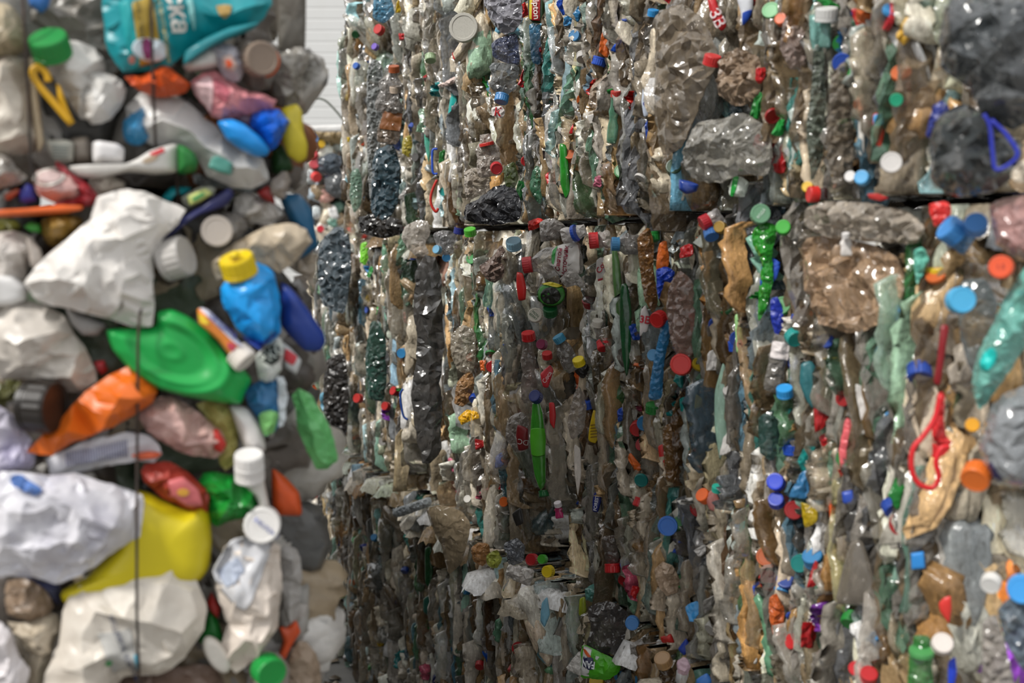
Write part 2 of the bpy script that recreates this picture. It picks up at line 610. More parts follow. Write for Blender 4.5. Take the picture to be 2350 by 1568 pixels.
# ------------------------------------------------------------------ bales of pressed bottles
M_CORE = mat('#332c25', 0.8, dirt=0.5, bump=0.4, scale=25, kind='pressed_core')
M_PRESS = mat('col', 0.17, dirt=0.3, bump=0.6, scale=85, spec=0.6, streak=0.85, kind='pressed_plastic')
M_CLEARC = mat('col', 0.1, clear=0.75, dirt=0.15, bump=0.6, scale=75, streak=0.7, spec=0.9, kind='clear_film')

PET = ['#a8a297', '#938b80', '#b8b0a2', '#8c8780', '#a3967f', '#8f7c60', '#77664f', '#969c9e', '#8a969c', '#b3afa7',
       '#c8c3ba', '#7a8284', '#a1927c', '#85735a', '#aaa49c', '#d4cfc6', '#8c8c84', '#a0886a', '#686c70', '#76716a']
TINT = ['#6a9080', '#5f90a8', '#7cb0aa', '#547e64', '#86a4b8', '#6c946e', '#93bcc2', '#a4c0c4', '#8fb4a4']
ACC = ['#c22b22', '#1f56b8', '#2a9a3c', '#d8b21c', '#d9622a', '#1e8f92', '#cf5f7a', '#2a3a9c', '#e4e2dc', '#e9e7e2', '#3d8fd0', '#7a3aa0']
PETL, TINTL, ACCL = (np.array([lin(c) for c in q]) for q in (PET, TINT, ACC))


def pick_cols(r, n, tint=0.11, acc=0.0, brown=0.0):
    c = PETL[r.randint(0, len(PETL), n)].copy()
    q = r.rand(n)
    a = q < acc
    c[a] = ACCL[r.randint(0, len(ACCL), a.sum())]
    t = (q >= acc) & (q < acc + tint)
    c[t] = TINTL[r.randint(0, len(TINTL), t.sum())]
    b = (q > 1 - brown)
    c[b] = c[b] * np.array([1.05, 0.85, 0.6])
    warm = r.rand(n) < 0.6
    c[warm] = c[warm] * np.array([1.07, 1.0, 0.86])
    k = np.clip(np.exp(r.normal(0.0, 0.42, n)), 0.3, 1.7)
    pale = r.rand(n) < 0.32
    c[pale] = c[pale] * 0.45 + np.array([0.62, 0.58, 0.5]) * 0.55
    k[pale] = np.maximum(k[pale], 0.9)
    return np.clip(c * k[:, None] * 1.3, 0, 0.88)


def leaves(r, u, z, L, prot, depth, t, cols, nq=9, ns=10):
    """Bottles and film pressed flat in the baling direction: folded sheets whose edges stand out of the bale's side. Returns local (u, n, z)."""
    N = len(u)
    q = np.linspace(-1, 1, nq)[None, None, :]
    s = np.linspace(-1, 1, ns)[None, :, None]
    R = lambda *k: r.rand(N, *([1] * 2)) if not k else r.rand(*k)
    pw = 4 + 8 * R()
    e = np.maximum(0, 1 - np.abs(s) ** pw) ** 0.55
    asym = 1 + 0.35 * (R() - 0.5) * s * 2
    e = e * asym
    nn = prot[:, None, None] - (depth[:, None, None] * np.abs(q) ** 1.05) - (1 - e) * 0.03
    j1 = (r.rand(N, ns, 1) - 0.5); j2 = (r.rand(N, ns, nq) - 0.5); j3 = (r.rand(N, ns, nq) - 0.5)
    nn = nn + j1 * 0.008 + j2 * 0.006
    wob = 0.007 * np.sin(s * (2 + 4 * R()) + 6.3 * R()) + 0.009 * (R() - 0.5) * s * 2
    uu = u[:, None, None] + np.sign(q) * np.abs(q) ** 0.55 * t[:, None, None] * 0.5 * (0.25 + 0.75 * e) + wob + j3 * 0.006 + (1 - np.abs(q)) * (r.rand(N, ns, 1) - 0.5) * 0.008
    # lean of the whole sheet about the wall's normal
    lean = (R() - 0.5) * 0.34
    zz = z[:, None, None] + s * L[:, None, None] * 0.5 + j1 * 0.006
    uu = uu + (zz - z[:, None, None]) * lean
    uu, nn, zz = np.broadcast_arrays(uu, nn, zz)
    v = np.stack([uu, nn, zz], -1).reshape(-1, 3)
    i, j = np.meshgrid(np.arange(ns - 1), np.arange(nq - 1), indexing='ij')
    a = (i * nq + j).ravel()
    f1 = np.stack([a, a + 1, a + nq + 1, a + nq], -1)
    f = (f1[None] + (np.arange(N) * ns * nq)[:, None, None]).reshape(-1, 4)
    c = np.repeat(cols, ns * nq, 0)
    return v, f, c


def patches(r, x, y, w, h, lift, cols, ang, crum=0.012, ng=8, bulge=0.012):
    """Flat crushed faces seen from the front: puffed sheets in a plane. Returns local (x, y, out)."""
    N = len(x)
    g = np.linspace(-1, 1, ng)
    gx, gy = np.meshgrid(g, g)
    rx = gx * np.sqrt(1 - 0.32 * gy ** 2); ry = gy * np.sqrt(1 - 0.32 * gx ** 2)
    jx = (r.rand(N, ng, ng) - 0.5) * 0.16; jy = (r.rand(N, ng, ng) - 0.5) * 0.16
    lx = (rx[None] + jx) * w[:, None, None] / 2; ly = (ry[None] + jy) * h[:, None, None] / 2
    lx = lx * (1 + 0.45 * (r.rand(N, 1, 1) - 0.5) * 2 * gy[None])
    rr = np.maximum(np.abs(gx), np.abs(gy))
    lz = lift[:, None, None] + bulge * (1 - rr[None] ** 2.5) - 0.03 * (rr[None] > 0.99)
    ph = r.rand(N, 6, 1, 1) * 7; fr = 40 + 90 * r.rand(N, 6, 1, 1); an = r.rand(N, 6, 1, 1) * 6.3
    for k in range(6):
        lz = lz + crum / 6 * (np.abs(((lx * np.cos(an[:, k]) + ly * np.sin(an[:, k])) * fr[:, k] + ph[:, k]) % 2 - 1) - 0.5) * 2
    ca, sa = np.cos(ang)[:, None, None], np.sin(ang)[:, None, None]
    X = x[:, None, None] + lx * ca - ly * sa; Y = y[:, None, None] + lx * sa + ly * ca
    v = np.stack([X, Y, lz], -1).reshape(-1, 3)
    i, j = np.meshgrid(np.arange(ng - 1), np.arange(ng - 1), indexing='ij')
    a = (i * ng + j).ravel()
    f1 = np.stack([a, a + 1, a + ng + 1, a + ng], -1)
    f = (f1[None] + (np.arange(N) * ng * ng)[:, None, None]).reshape(-1, 4)
    return v, f, np.repeat(cols, ng * ng, 0)


def core_mesh(lo, hi, m, seed, amp=0.03):
    bm = bmesh.new()
    bmesh.ops.create_cube(bm, size=1)
    bmesh.ops.subdivide_edges(bm, edges=bm.edges[:], cuts=9, use_grid_fill=True)
    r = random.Random(seed)
    for v in bm.verts:
        p = [lo[i] + (v.co[i] + 0.5) * (hi[i] - lo[i]) for i in range(3)]
        corner = sum(1 for i in range(3) if abs(v.co[i]) > 0.499)
        k = 0.05 if corner >= 2 else 0.0
        v.co = Vector([p[i] - v.co[i] * 2 * k * (abs(v.co[i]) > 0.499) + r.uniform(-amp, amp) * (corner < 2) for i in range(3)])
    me = bpy.data.meshes.new('core'); bm.to_mesh(me); bm.free()
    me.materials.append(m)
    return me


MW = Matrix(((DV.x, NV.x, 0, 0), (DV.y, NV.y, 0, 0), (0, 0, 1, 0), (0, 0, 0, 1)))   # local (u, n, z) to the place
BALES = {}


def in_box(px, py, pad=0.0):
    for b in SEEN_BOXES:
        if b[0] - pad < px < b[2] + pad and b[1] - pad < py < b[3] + pad:
            return True
    return False


def bale(key, label, u0, u1, z0, z1, off, depth=0.8, seed=1, dens=1.0, brown=0.1, end=True, top=False, fine=(8, 10)):
    """One bale: a dark core, the mass of pressed plastic on its faces. u0 is the end towards the viewer."""
    r = np.random.RandomState(seed)
    base = W0 + NV * off
    t = thing('bale', label, 'bale', base, 'pressed bales of plastic bottles')
    t.matrix_world = Matrix.Translation(base) @ MW
    BALES[key] = dict(o=t, u0=u0, u1=u1, z0=z0, z1=z1, off=off, label=label)
    link('core', core_mesh((u0 + 0.06, -depth, z0 + 0.02), (u1 - 0.03, -0.055, z1 - 0.02), M_CORE, seed), t)
    area = (u1 - u0) * (z1 - z0)
    N = int(area * 1700 * dens)
    u = r.uniform(u0, u1, N); z = r.uniform(z0 - 0.02, z1 + 0.01, N)
    L = r.uniform(0.06, 0.25, N)
    L = np.minimum(L, 2.1 * np.minimum(z - z0 + 0.05, z1 - z + 0.05)).clip(0.05)
    prot = r.normal(-0.004, 0.021, N)
    edge = lambda d, w, a: -a * np.maximum(0, 1 - d / w) ** 2
    prot = prot + edge(u - u0, 0.10, 0.07) + edge(z - z0, 0.07, 0.045) + edge(z1 - z, 0.07, 0.04)
    if dens > 0.4:
        P = np.array(base) + u[:, None] * np.array(DV) + z[:, None] * np.array(ZV) + prot[:, None] * np.array(NV)
        for k in range(N):
            px, py, _ = to_px(P[k])
            if in_box(px, py):
                prot[k] = min(prot[k] - 0.03, -0.03)
    dep = r.uniform(0.03, 0.085, N); th = r.uniform(0.002, 0.018, N)
    small = r.rand(N) < 0.16
    L[small] *= 0.35; th[small] *= 0.8
    cols = pick_cols(r, N, brown=brown)
    a = r.rand(N) < 0.05
    cols[a] = ACCL[r.randint(0, len(ACCL), a.sum())] * 0.85
    L[a] *= 0.32; th[a] *= 0.7
    clear = (r.rand(N) < 0.5) & ~a
    out = []
    for msk, nm in ((~clear, M_PRESS), (clear, M_CLEARC)):
        k = np.where(msk)[0]
        out.append(leaves(r, u[k], z[k], L[k], prot[k] + (0.006 if nm is M_CLEARC else 0), dep[k], th[k], cols[k], *fine) + (nm,))
    if end:
        # flat faces on the end towards the viewer: local x = -n (towards the wall), y = z, out = -u
        W = 0.34
        n2 = int(W * (z1 - z0) * 480 * max(dens, 0.5)); n4 = int(0.4 * (z1 - z0) * 420) if u0 < -0.3 else 0
        n2 += n4
        x = np.concatenate([r.uniform(-W, 0.0, n2 - n4), r.uniform(-0.7, -W, n4)]); y = r.uniform(z0 + 0.03, z1 - 0.03, n2)
        v, f, c = patches(r, x, y, r.uniform(0.025, 0.075, n2), r.uniform(0.07, 0.2, n2), r.uniform(-0.03, 0.03, n2) - 0.06 * np.maximum(0, 1 + x / 0.08) ** 2,
                          pick_cols(r, n2, 0.12, 0.06, brown) * 0.9, r.normal(0, 0.3, n2), crum=0.02)
        v = np.c_[u0 + 0.02 - v[:, 2], v[:, 0], v[:, 1]]
        out.append((v, f, c, M_PRESS if seed % 2 else M_CLEARC))
    if top:
        W = 0.4
        n3 = int((u1 - u0) * W * 330)
        x = r.uniform(u0, u1, n3); y = r.uniform(-W, -0.05 if z0 > 0.5 else 0.0, n3)
        v, f, c = patches(r, x, y, r.uniform(0.05, 0.12, n3), r.uniform(0.08, 0.2, n3), r.uniform(-0.025, 0.02, n3) - 0.03 * np.maximum(0, 1 + y / 0.06) ** 2,
                          pick_cols(r, n3, 0.08, 0.1, 0.05), r.rand(n3) * 6.3, crum=0.02)
        v = np.c_[v[:, 0], v[:, 1], z1 - 0.02 + v[:, 2]]
        out.append((v, f, c, M_PRESS))
    for m in (M_PRESS, M_CLEARC):
        g = [x for x in out if x[3] is m]
        if not g:
            continue
        vo = 0; V, F, C = [], [], []
        for v, f, c, _ in g:
            v = np.array(v)
            v[:, 2] = np.clip(v[:, 2], z0 - 0.004 if z0 > 0.1 else 0.0, z1 + 0.004); v[:, 0] = np.clip(v[:, 0], u0 - 0.03, u1 + 0.01)
            V.append(v); F.append(f + vo); C.append(c); vo += len(v)
        o = link('pressed_plastic', mk_mesh('pressed_plastic', np.concatenate(V), np.concatenate(F), m, False, np.concatenate(C)), t)
        o['kind'] = 'stuff'
    return t


def near_px(px, off):
    return wall_u(px, off)


UO = {'U1': 0.10, 'U2': 0.04, 'U3': -0.03, 'U4': -0.04, 'M1': 0.09, 'M2': 0.05, 'M3': 0.0, 'M4': -0.06, 'L1': 0.08, 'L2': 0.03, 'L3': -0.05}
BSPEC = [
    ('U1', 840, 800, 2), ('U2', 1120, 922, 2), ('U3', 1592, 1200, 2), ('U4', 2140, 1690, 2),
    ('M1', 795, 722, 1), ('M2', 950, 832, 1), ('M3', 1190, 1022, 1), ('M4', 2215, 1330, 1),
    ('L1', 880, 736, 0), ('L2', 1235, 930, 0), ('L3', 2480, 1335, 0)]
BLAB = {
    'U1': 'upper bale beside the white building wall, its end half hidden',
    'U2': 'upper bale of flattened bottles with a turquoise streak down its side',
    'U3': 'upper bale of flattened bottles above the clear bottle with red lettering',
    'U4': 'upper bale ending in big dark translucent bags',
    'M1': 'farthest middle row bale, its end wrapped in dark bluish film',
    'M2': 'middle row bale whose end is one tall dark sheet of film',
    'M3': 'middle row bale with a burnt scrap on its top edge',
    'M4': 'long middle row bale with brown crumpled film and a big blue cap',
    'L1': 'lowest row bale deep in the aisle, in shade',
    'L2': 'lowest row bale with a beige bottle on its top edge',
    'L3': 'lowest row bale with the lime green label at its corner'}

# ------------------------------------------------------------------ things standing out of the wall of bales
def row_of(px, py):
    if py < 540 - 0.0704 * (px - 880):
        return 2
    return 1 if py < 590 + (0.72 if px < 1290 else 0.675) * (px - 214) else 0


EDGE = {2: [(920, 'U1'), (1200, 'U2'), (1690, 'U3'), (9999, 'U4')], 1: [(830, 'M1'), (1020, 'M2'), (1330, 'M3'), (9999, 'M4')],
        0: [(900, 'L1'), (1330, 'L2'), (9999, 'L3')]}


def bale_of(px, py):
    for x, k in EDGE[row_of(px, py)]:
        if px < x:
            return k


def wfr(pts, tilt=None, pop=0.012, key=None):
    xs = [p[0] for p in pts]; ys = [p[1] for p in pts]
    cx, cy = (min(xs) + max(xs)) / 2, (min(ys) + max(ys)) / 2
    key = key or bale_of(cx, cy)
    off = UO[key] + pop
    a = hit(max(xs), cy, W0 + NV * off, NV)
    ppm = FPX / to_px(a)[2]
    if tilt is None:
        tilt = 35 + 35 * min(1, max(0, ((max(xs) - min(xs)) / ppm - 0.05) / 0.12))
    t = math.radians(tilt)
    fr = Frame(a, -DV * math.cos(t) + NV * math.sin(t))
    fr.ppm = ppm
    return fr


def V(name, label, cat, pts, color, h=None, tilt=None, pop=.012, ref=True, **kw):
    fr = wfr(pts, tilt, pop)
    wm = min(max(p[0] for p in pts) - min(p[0] for p in pts), max(p[1] for p in pts) - min(p[1] for p in pts)) / fr.ppm
    kw.setdefault('crum', min(.0085, wm * .13)); kw.setdefault('freq', 30); kw.setdefault('nb', 36); kw.setdefault('nr', 7)
    h = min(.012, wm * .2) if h is None else h
    kw.setdefault('cell', min(max(wm * .12, .006), .021))
    if name in ('film', 'crushed_bottle', 'tray', 'cup', 'plastic_bag', 'round_container'):
        kw.setdefault('streak', .5 if name != 'plastic_bag' else .25)
    kw.setdefault('back', min(.016, wm * .3))
    return S(name, label, cat, pts, color, 0.0, h, fr=fr, **kw)


def bottle_pts(x0, y0, x1, y1, w, neck, r):
    """Outline of a crushed bottle along an axis, mouth at the first point."""
    L = math.hypot(x1 - x0, y1 - y0); tx, ty = (x1 - x0) / L, (y1 - y0) / L; nx, ny = -ty, tx
    prof = [(0.0, neck), (min(.12, 26 / L), neck), (.26, w * .38), (.36, w * .5), (.52, w * r.uniform(.36, .48)), (.66, w * r.uniform(.42, .5)), (.86, w * .5), (.97, w * .46), (1.0, w * .36)]
    A = [(x0 + tx * t * L + nx * k, y0 + ty * t * L + ny * k) for t, k in prof]
    B = [(x0 + tx * t * L - nx * k * r.uniform(.8, 1), y0 + ty * t * L - ny * k * r.uniform(.8, 1)) for t, k in prof]
    return A + B[::-1]


def WB(label, x0, y0, x1, y1, w, color, cap=None, clear=.68, capr=None, face=.35, lab=None, name='crushed_bottle', rough=.16, dirt=.3, tilt=None, pop=.014, ring=None, **kw):
    r = random.Random(int(x0 * 7 + y0))
    fr0 = wfr([(min(x0, x1) - w / 2, min(y0, y1)), (max(x0, x1) + w / 2, max(y0, y1))], tilt, pop)
    cr = capr or 0.0165 * fr0.ppm
    pts = bottle_pts(x0, y0, x1, y1, w, min(cr * .82, w * .4), r)
    sh = V(name, label, 'bottle', pts, color, tilt=tilt, pop=pop, parts=True, clear=clear, rough=rough, dirt=dirt, nb=52, nr=9, seed=int(x0 + y0), scale=60, bump=.4, **kw)
    fr = sh.fr
    a, b = fr.un([(x0, y0), (x1, y1)], .01)
    d = (a - b) / np.hypot(*(a - b))
    if cap:
        L = math.hypot(x1 - x0, y1 - y0); q = cr * 1.0 / L
        capped(sh, x0 - (x1 - x0) * q * .55, y0 - (y1 - y0) * q * .55, (d[0], d[1], face), cr / fr.ppm, cap, w=.012)
    if ring:
        L = math.hypot(x1 - x0, y1 - y0); q = cr * 1.25 / L
        capped(sh, x0 + (x1 - x0) * q, y0 + (y1 - y0) * q, (d[0], d[1], face * .5), cr * 1.12 / fr.ppm, ring, w=.01, me=LID_ME, name='neck_ring')
    if lab:
        t0, t1, lc = lab
        P = lambda t, k: (x0 + (x1 - x0) * t - (y1 - y0) / math.hypot(x1 - x0, y1 - y0) * k, y0 + (y1 - y0) * t + (x1 - x0) / math.hypot(x1 - x0, y1 - y0) * k)
        D(sh, [P(t0, -w * .42), P(t0, w * .42), P(t1, w * .42), P(t1, -w * .42)], lc, sharp=.9)
    return sh


def WC(label, x, y, r, color, face=(-.5, .2, .8), lid=False, tilt=20, pop=.02, name='bottle_cap', group=None):
    """A loose screw cap held in the wall; face is its axis in its frame."""
    fr = wfr([(x - r, y - r), (x + r, y + r)], tilt, pop)
    a = fr.un([(x, y)], .01)[0]
    top = fr.o + fr.x * a[0] + fr.y * a[1] + fr.n * .01
    ax = fr.x * face[0] + fr.y * face[1] + fr.n * face[2]
    o = link(name, LID_ME if lid else CAP_ME, color=lin(color))
    o.matrix_world = axis_matrix(top, ax, r / fr.ppm, rnd.random() * 6)
    return tag(o, label, 'cap', group)


def WT(name, label, cat, pts, rpx, color, pop=.03, tilt=25, **kw):
    fr = wfr(pts, tilt, pop)
    return rod(name, label, cat, pts, rpx / fr.ppm, color, .005, fr=fr, **kw)


BR = '#8a6a48'
FEAT = []
# ---------------- upper row
FEAT += [
    (WB, ('clear bottle with a brown cap high on the end of the farthest upper bale', 903, 158, 888, 258, 62, '#8f8a84', '#a4532a')),
    (WB, ('brownish clear bottle with a white cap and a dark red and yellow label', 905, 205, 890, 330, 54, '#7d6a55', '#c9b7a4'), dict(lab=(.42, .75, '#7a4a22'))),
    (V, ('film', 'grey shiny film hanging beside the brownish bottle', 'film', [(842, 160), (862, 130), (880, 160), (878, 250), (870, 380), (880, 440), (850, 470), (842, 330)], '#8e9291'), dict(clear=.52, rough=.12, crum=.014)),
    (V, ('film', 'dark teal film low on the end of the farthest upper bale', 'film', [(858, 350), (900, 330), (918, 380), (912, 470), (880, 520), (850, 480)], '#2f4650'), dict(clear=.2, rough=.15, crum=.014)),
    (V, ('film', 'black folded film under the farthest upper bale', 'film', [(820, 500), (860, 490), (920, 505), (925, 535), (880, 548), (830, 535)], '#23211f'), dict(rough=.25, crum=.012)),
    (V, ('crushed_bottle', 'blue flattened bottle at the very top of the farthest upper bale', 'bottle', [(858, -10), (895, -12), (905, 30), (880, 55), (856, 40)], '#3f86a8'), dict(clear=.52, rough=.15)),
    (WC, ('red oval cap beside the blue flattened bottle', 866, 66, 12, '#c23330')),
    (WC, ('lilac cap below the red oval cap', 858, 106, 8, '#7a5fc0')),
    (WC, ('lime yellow cap on the far edge of the upper row', 812, 92, 9, '#c5cc3a'), dict(pop=-0.02)),
    (WC, ('small blue cap on the far edge of the upper row', 815, 150, 8, '#2e5fb0')),
    (V, ('crushed_bottle', 'pale green clear bottle at the foot of the far upper edge', 'bottle', [(806, 395), (822, 385), (832, 420), (828, 470), (812, 490), (802, 450)], '#6f927c'), dict(clear=.57, rough=.15)),
    (WC, ('orange cap near the foot of the far upper edge', 830, 326, 8, '#e0562c'), dict(pop=-0.02)),
    (WC, ('round translucent bottle base like a pale disc', 1063, 62, 34, '#b5b2a8', (-.15, .05, 1)), dict(lid=True, name='round_disc', pop=0.01)),
    (V, ('plastic_bag', 'grey crinkled bag at the top edge above the dark clear jar', 'bag', [(1108, -10), (1192, -12), (1198, 45), (1180, 72), (1155, 80), (1125, 45)], '#8b8a92'), dict(clear=.2, rough=.18, crum=.02, freq=50, nb=48, nr=11)),
    (V, ('tea_bottle', 'dark green tea bottle with a red and yellow label', 'bottle', [(1212, -12), (1252, -12), (1250, 40), (1240, 54), (1222, 52), (1213, 40)], '#1d3a1c'), dict(rough=.2, parts=True, crum=.002)),
    (V, ('crushed_bottle', 'blue clear bottle under the red and yellow tea label', 'bottle', [(1214, 56), (1242, 56), (1246, 110), (1238, 150), (1220, 140)], '#3f7fa8'), dict(clear=.57, rough=.14)),
    (WC, ('pale green cap with white bands hanging upside down', 988, 140, 13, '#9db48c', (.05, -.9, .4))),
    (V, ('crushed_bottle', 'turquoise flattened bottle standing like a streak', 'bottle', [(1036, 210), (1049, 225), (1048, 300), (1042, 325), (1030, 328), (1028, 260)], '#2fb6b0'), dict(clear=.15, rough=.15)),
    (V, ('paper_scrap', 'pale pink paper scrap slanting above the turquoise bottle', 'scrap', [(1003, 196), (1052, 172), (1054, 185), (1020, 200)], '#d9c3ba'), dict(rough=.7)),
    (V, ('crushed_bottle', 'mint flattened bottle beneath the pink paper scrap', 'bottle', [(974, 285), (985, 290), (992, 330), (984, 375), (974, 330)], '#56b39a'), dict(clear=.2, rough=.15)),
    (WB, ('dark clear jar turned upside down on a blue cap', 1150, 226, 1158, 145, 70, '#6d7274', '#3f7fb8')),
    (V, ('film', 'navy clear film behind the dark clear jar', 'film', [(1130, 95), (1185, 75), (1192, 150), (1160, 145), (1132, 130)], '#3a4668'), dict(clear=.52, rough=.15, crum=.012)),
    (V, ('wrapper', 'white and red lettered wrapper under the upside-down jar', 'wrapper', [(1128, 248), (1150, 242), (1160, 258), (1152, 272), (1130, 266)], '#d9d0cc'), dict(parts=True, pop=.03)),
    (WB, ('clear bottle with a bare neck and a red neck ring', 1113, 308, 1128, 405, 60, '#a69c92', None), dict(ring='#c9302a', clear=.5)),
    (WC, ('red cap seen through the clear bottle with a bare neck', 1140, 388, 14, '#b8262e', (.1, -.3, .9))),
    (V, ('crushed_bottle', 'olive green bottle beside the red cap in the end gap', 'bottle', [(1156, 385), (1180, 370), (1190, 410), (1178, 435), (1160, 425)], '#4a5a2c'), dict(clear=.52, rough=.15)),
    (V, ('plastic_bag', 'black crumpled film filling the foot of the end gap', 'bag', [(1070, 470), (1100, 455), (1130, 430), (1175, 420), (1196, 470), (1190, 505), (1140, 518), (1085, 512), (1064, 500)], '#2e2f33'), dict(rough=.2, crum=.02, freq=45, nb=48, nr=11)),
    (V, ('film', 'torn grey clear film over the black crumpled film', 'film', [(1065, 395), (1090, 385), (1118, 395), (1125, 440), (1095, 452), (1070, 460)], '#b5aa9c'), dict(clear=.52, rough=.14, crum=.014)),
    (WT, ('handle', 'blue hooked plastic handle', 'handle', [(1004, 342), (993, 345), (992, 372), (994, 397), (1004, 399)], 2.6, '#1f4fc0'), {}),
    (WT, ('strap', 'red curved plastic strap below the blue hooked handle', 'strap', [(1003, 413), (995, 430), (989, 450), (990, 470), (1000, 486), (1006, 478)], 3.2, '#c22a20'), {}),
    (V, ('crushed_bottle', 'olive yellow bottle shoulder on the edge of the end gap', 'bottle', [(925, 318), (942, 310), (948, 340), (940, 362), (922, 350)], '#a89a34'), dict(clear=.15)),
    (V, ('crushed_bottle', 'bottle green flattened bottle low in the upper row', 'bottle', [(1232, 378), (1246, 395), (1247, 440), (1240, 470), (1222, 450), (1215, 425), (1222, 395)], '#3f7a58'), dict(clear=.52, rough=.15, freq=24)),
    (V, ('crushed_bottle', 'bright green flattened bottle low in the upper row', 'bottle', [(1284, 330), (1300, 335), (1306, 390), (1308, 440), (1298, 458), (1286, 420)], '#1f8f2a'), dict(clear=.2, rough=.14, freq=24)),
    (V, ('round_container', 'brownish round bottle base pressed flat', 'bottle', [(1356, 200), (1375, 182), (1396, 176), (1399, 215), (1396, 250), (1372, 258), (1350, 240)], '#9c8a76'), dict(clear=.2, rough=.2, crum=.008)),
    (WB, ('pale green bottle with a red and black cap', 1413, 215, 1404, 330, 26, '#5f9a7c', '#b83a34'), dict(clear=.57, capr=12)),
    (V, ('wrapper', 'white and blue lettered wrapper strip', 'wrapper', [(1476, 200), (1492, 180), (1500, 225), (1494, 260), (1478, 270), (1472, 235)], '#c4cfe0'), dict(parts=True, pop=.02)),
    (WC, ('sky blue cap on a bottle near the top edge', 1500, 22, 13, '#2f8fd0', (.1, .9, .4))),
    (V, ('label_scrap', 'red label strip with white letters near the top edge', 'label', [(1622, -8), (1640, -8), (1655, 30), (1668, 60), (1655, 72), (1634, 45)], '#c4262c'), dict(parts=True, crum=.003)),
    (V, ('label_scrap', 'white label with a blue corner near the top edge', 'label', [(1690, -10), (1728, -10), (1728, 20), (1718, 45), (1702, 60), (1700, 30)], '#d5d8de'), dict(parts=True)),
    (WC, ('red cap on a big brownish clear bottle', 1637, 127, 20, '#c92f30', (.15, .85, .4))),
    (V, ('crushed_bottle', 'big brownish clear bottle leaning beneath its red cap', 'bottle', [(1500, 40), (1560, 5), (1610, 40), (1650, 130), (1620, 200), (1570, 330), (1520, 360), (1500, 250), (1505, 120)], '#8c7f6d'), dict(clear=.62, rough=.14, crum=.016, nb=56, nr=11, tilt=75, dirt=.5)),
    (V, ('film', 'brown wrinkled film bundle beside the red-capped clear bottle', 'film', [(1650, 140), (1690, 110), (1740, 130), (1752, 180), (1735, 230), (1690, 245), (1650, 215)], '#8a7764'), dict(crum=.022, freq=40, nb=48, nr=12, tilt=70, dirt=.9)),
    (V, ('tray', 'large clear crushed tray low in the upper row', 'tray', [(1572, 330), (1600, 280), (1650, 275), (1710, 258), (1760, 300), (1772, 360), (1760, 405), (1700, 400), (1650, 420), (1600, 415), (1570, 385)], '#a8a59c'), dict(clear=.67, rough=.1, crum=.024, freq=22, nb=60, nr=13, tilt=75, dirt=.4)),
    (V, ('lid', 'blue oval lid under the large crushed tray', 'lid', [(1558, 412), (1580, 415), (1604, 424), (1598, 440), (1575, 446), (1558, 435)], '#2348a8'), dict(clear=.1, h=.01)),
    (V, ('label_scrap', 'green and white label under the large crushed tray', 'label', [(1682, 402), (1700, 405), (1720, 420), (1708, 452), (1675, 450), (1672, 440)], '#d5dcd3'), dict(parts=True, sharp=.9)),
    (WC, ('green ring cap near the top edge', 1768, 22, 20, '#2a9a42', (-.4, .3, .85)), dict(lid=True)),
    (WC, ('orange cap beside the green ring cap', 1790, 42, 14, '#d9622c')),
    (V, ('crushed_bottle', 'pinkish clear bottle beneath the green ring cap', 'bottle', [(1800, 40), (1840, 30), (1860, 80), (1850, 150), (1815, 160), (1790, 110)], '#a8958c'), dict(clear=.57, rough=.13, crum=.012)),
    (V, ('red_tab', 'dark red tab below the pinkish clear bottle', 'tab', [(1800, 80), (1822, 84), (1842, 96), (1825, 106), (1806, 98)], '#a81c20'), {}),
    (WB, ('slim mint bottle with a white cap near the top edge', 1897, 32, 1893, 110, 28, '#7fb5aa', '#d9d9d6'), dict(clear=.52)),
    (WB, ('grey bottle lying with a red neck ring', 2000, 32, 2040, 38, 40, '#5d6670', None), dict(ring='#c92a36', clear=.52)),
    (V, ('wrapper', 'yellow wrapper hanging beside the dark bags', 'wrapper', [(2078, 40), (2098, 35), (2096, 75), (2076, 105), (2055, 85), (2068, 60)], '#d0a23a'), dict(crum=.008)),
    (WC, ('emerald cap in the middle of the end bale', 2057, 230, 15, '#22a27a', (-.3, -.2, .9))),
    (V, ('wrapper', 'blue and red pointed wrapper', 'wrapper', [(2004, 262), (2026, 258), (2030, 300), (2022, 340), (2008, 335), (2002, 300)], '#d8452f'), dict(parts=True, tilt=40)),
    (V, ('film', 'tall brownish clear film beside the blue and red wrapper', 'film', [(1908, 170), (1945, 140), (1960, 250), (1955, 400), (1915, 440), (1895, 320)], '#857a6c'), dict(clear=.57, rough=.14, crum=.016, nb=48, nr=10)),
    (V, ('film', 'greenish clear film standing beside the tall brownish film', 'film', [(1868, 100), (1890, 110), (1895, 220), (1888, 360), (1862, 420), (1850, 300), (1862, 200)], '#6a7468'), dict(clear=.57, rough=.14, crum=.014, nb=44, nr=10)),
    (V, ('film', 'white thin strip hanging beside the tall brownish film', 'strip', [(1968, 250), (1980, 250), (1984, 320), (1982, 358), (1972, 356), (1970, 300)], '#d9d6d0'), {}),
    (WB, ('red-capped dark bottle lying in the seam', 1866, 446, 1900, 445, 34, '#4a1c1c', '#cf2a26'), dict(capr=19, face=.4)),
    (V, ('flat_lid', 'red flat lid lying in the dark seam', 'lid', [(1990, 445), (2015, 444), (2040, 455), (2020, 462), (1996, 456)], '#b02a26'), {}),
    (WC, ('yellow cap above the red-capped dark bottle', 1852, 428, 13, '#dcb424')),
    (WC, ('white cap with a blue middle above the seam', 2046, 372, 24, '#dad6d2', (-.2, .1, .95)), dict(lid=True)),
    (WC, ('white cap in the lower part of the end bale', 1950, 404, 13, '#ddd9d6')),
    (WC, ('sky blue cap near the seam of the end bale', 1976, 406, 17, '#4aa2d8')),
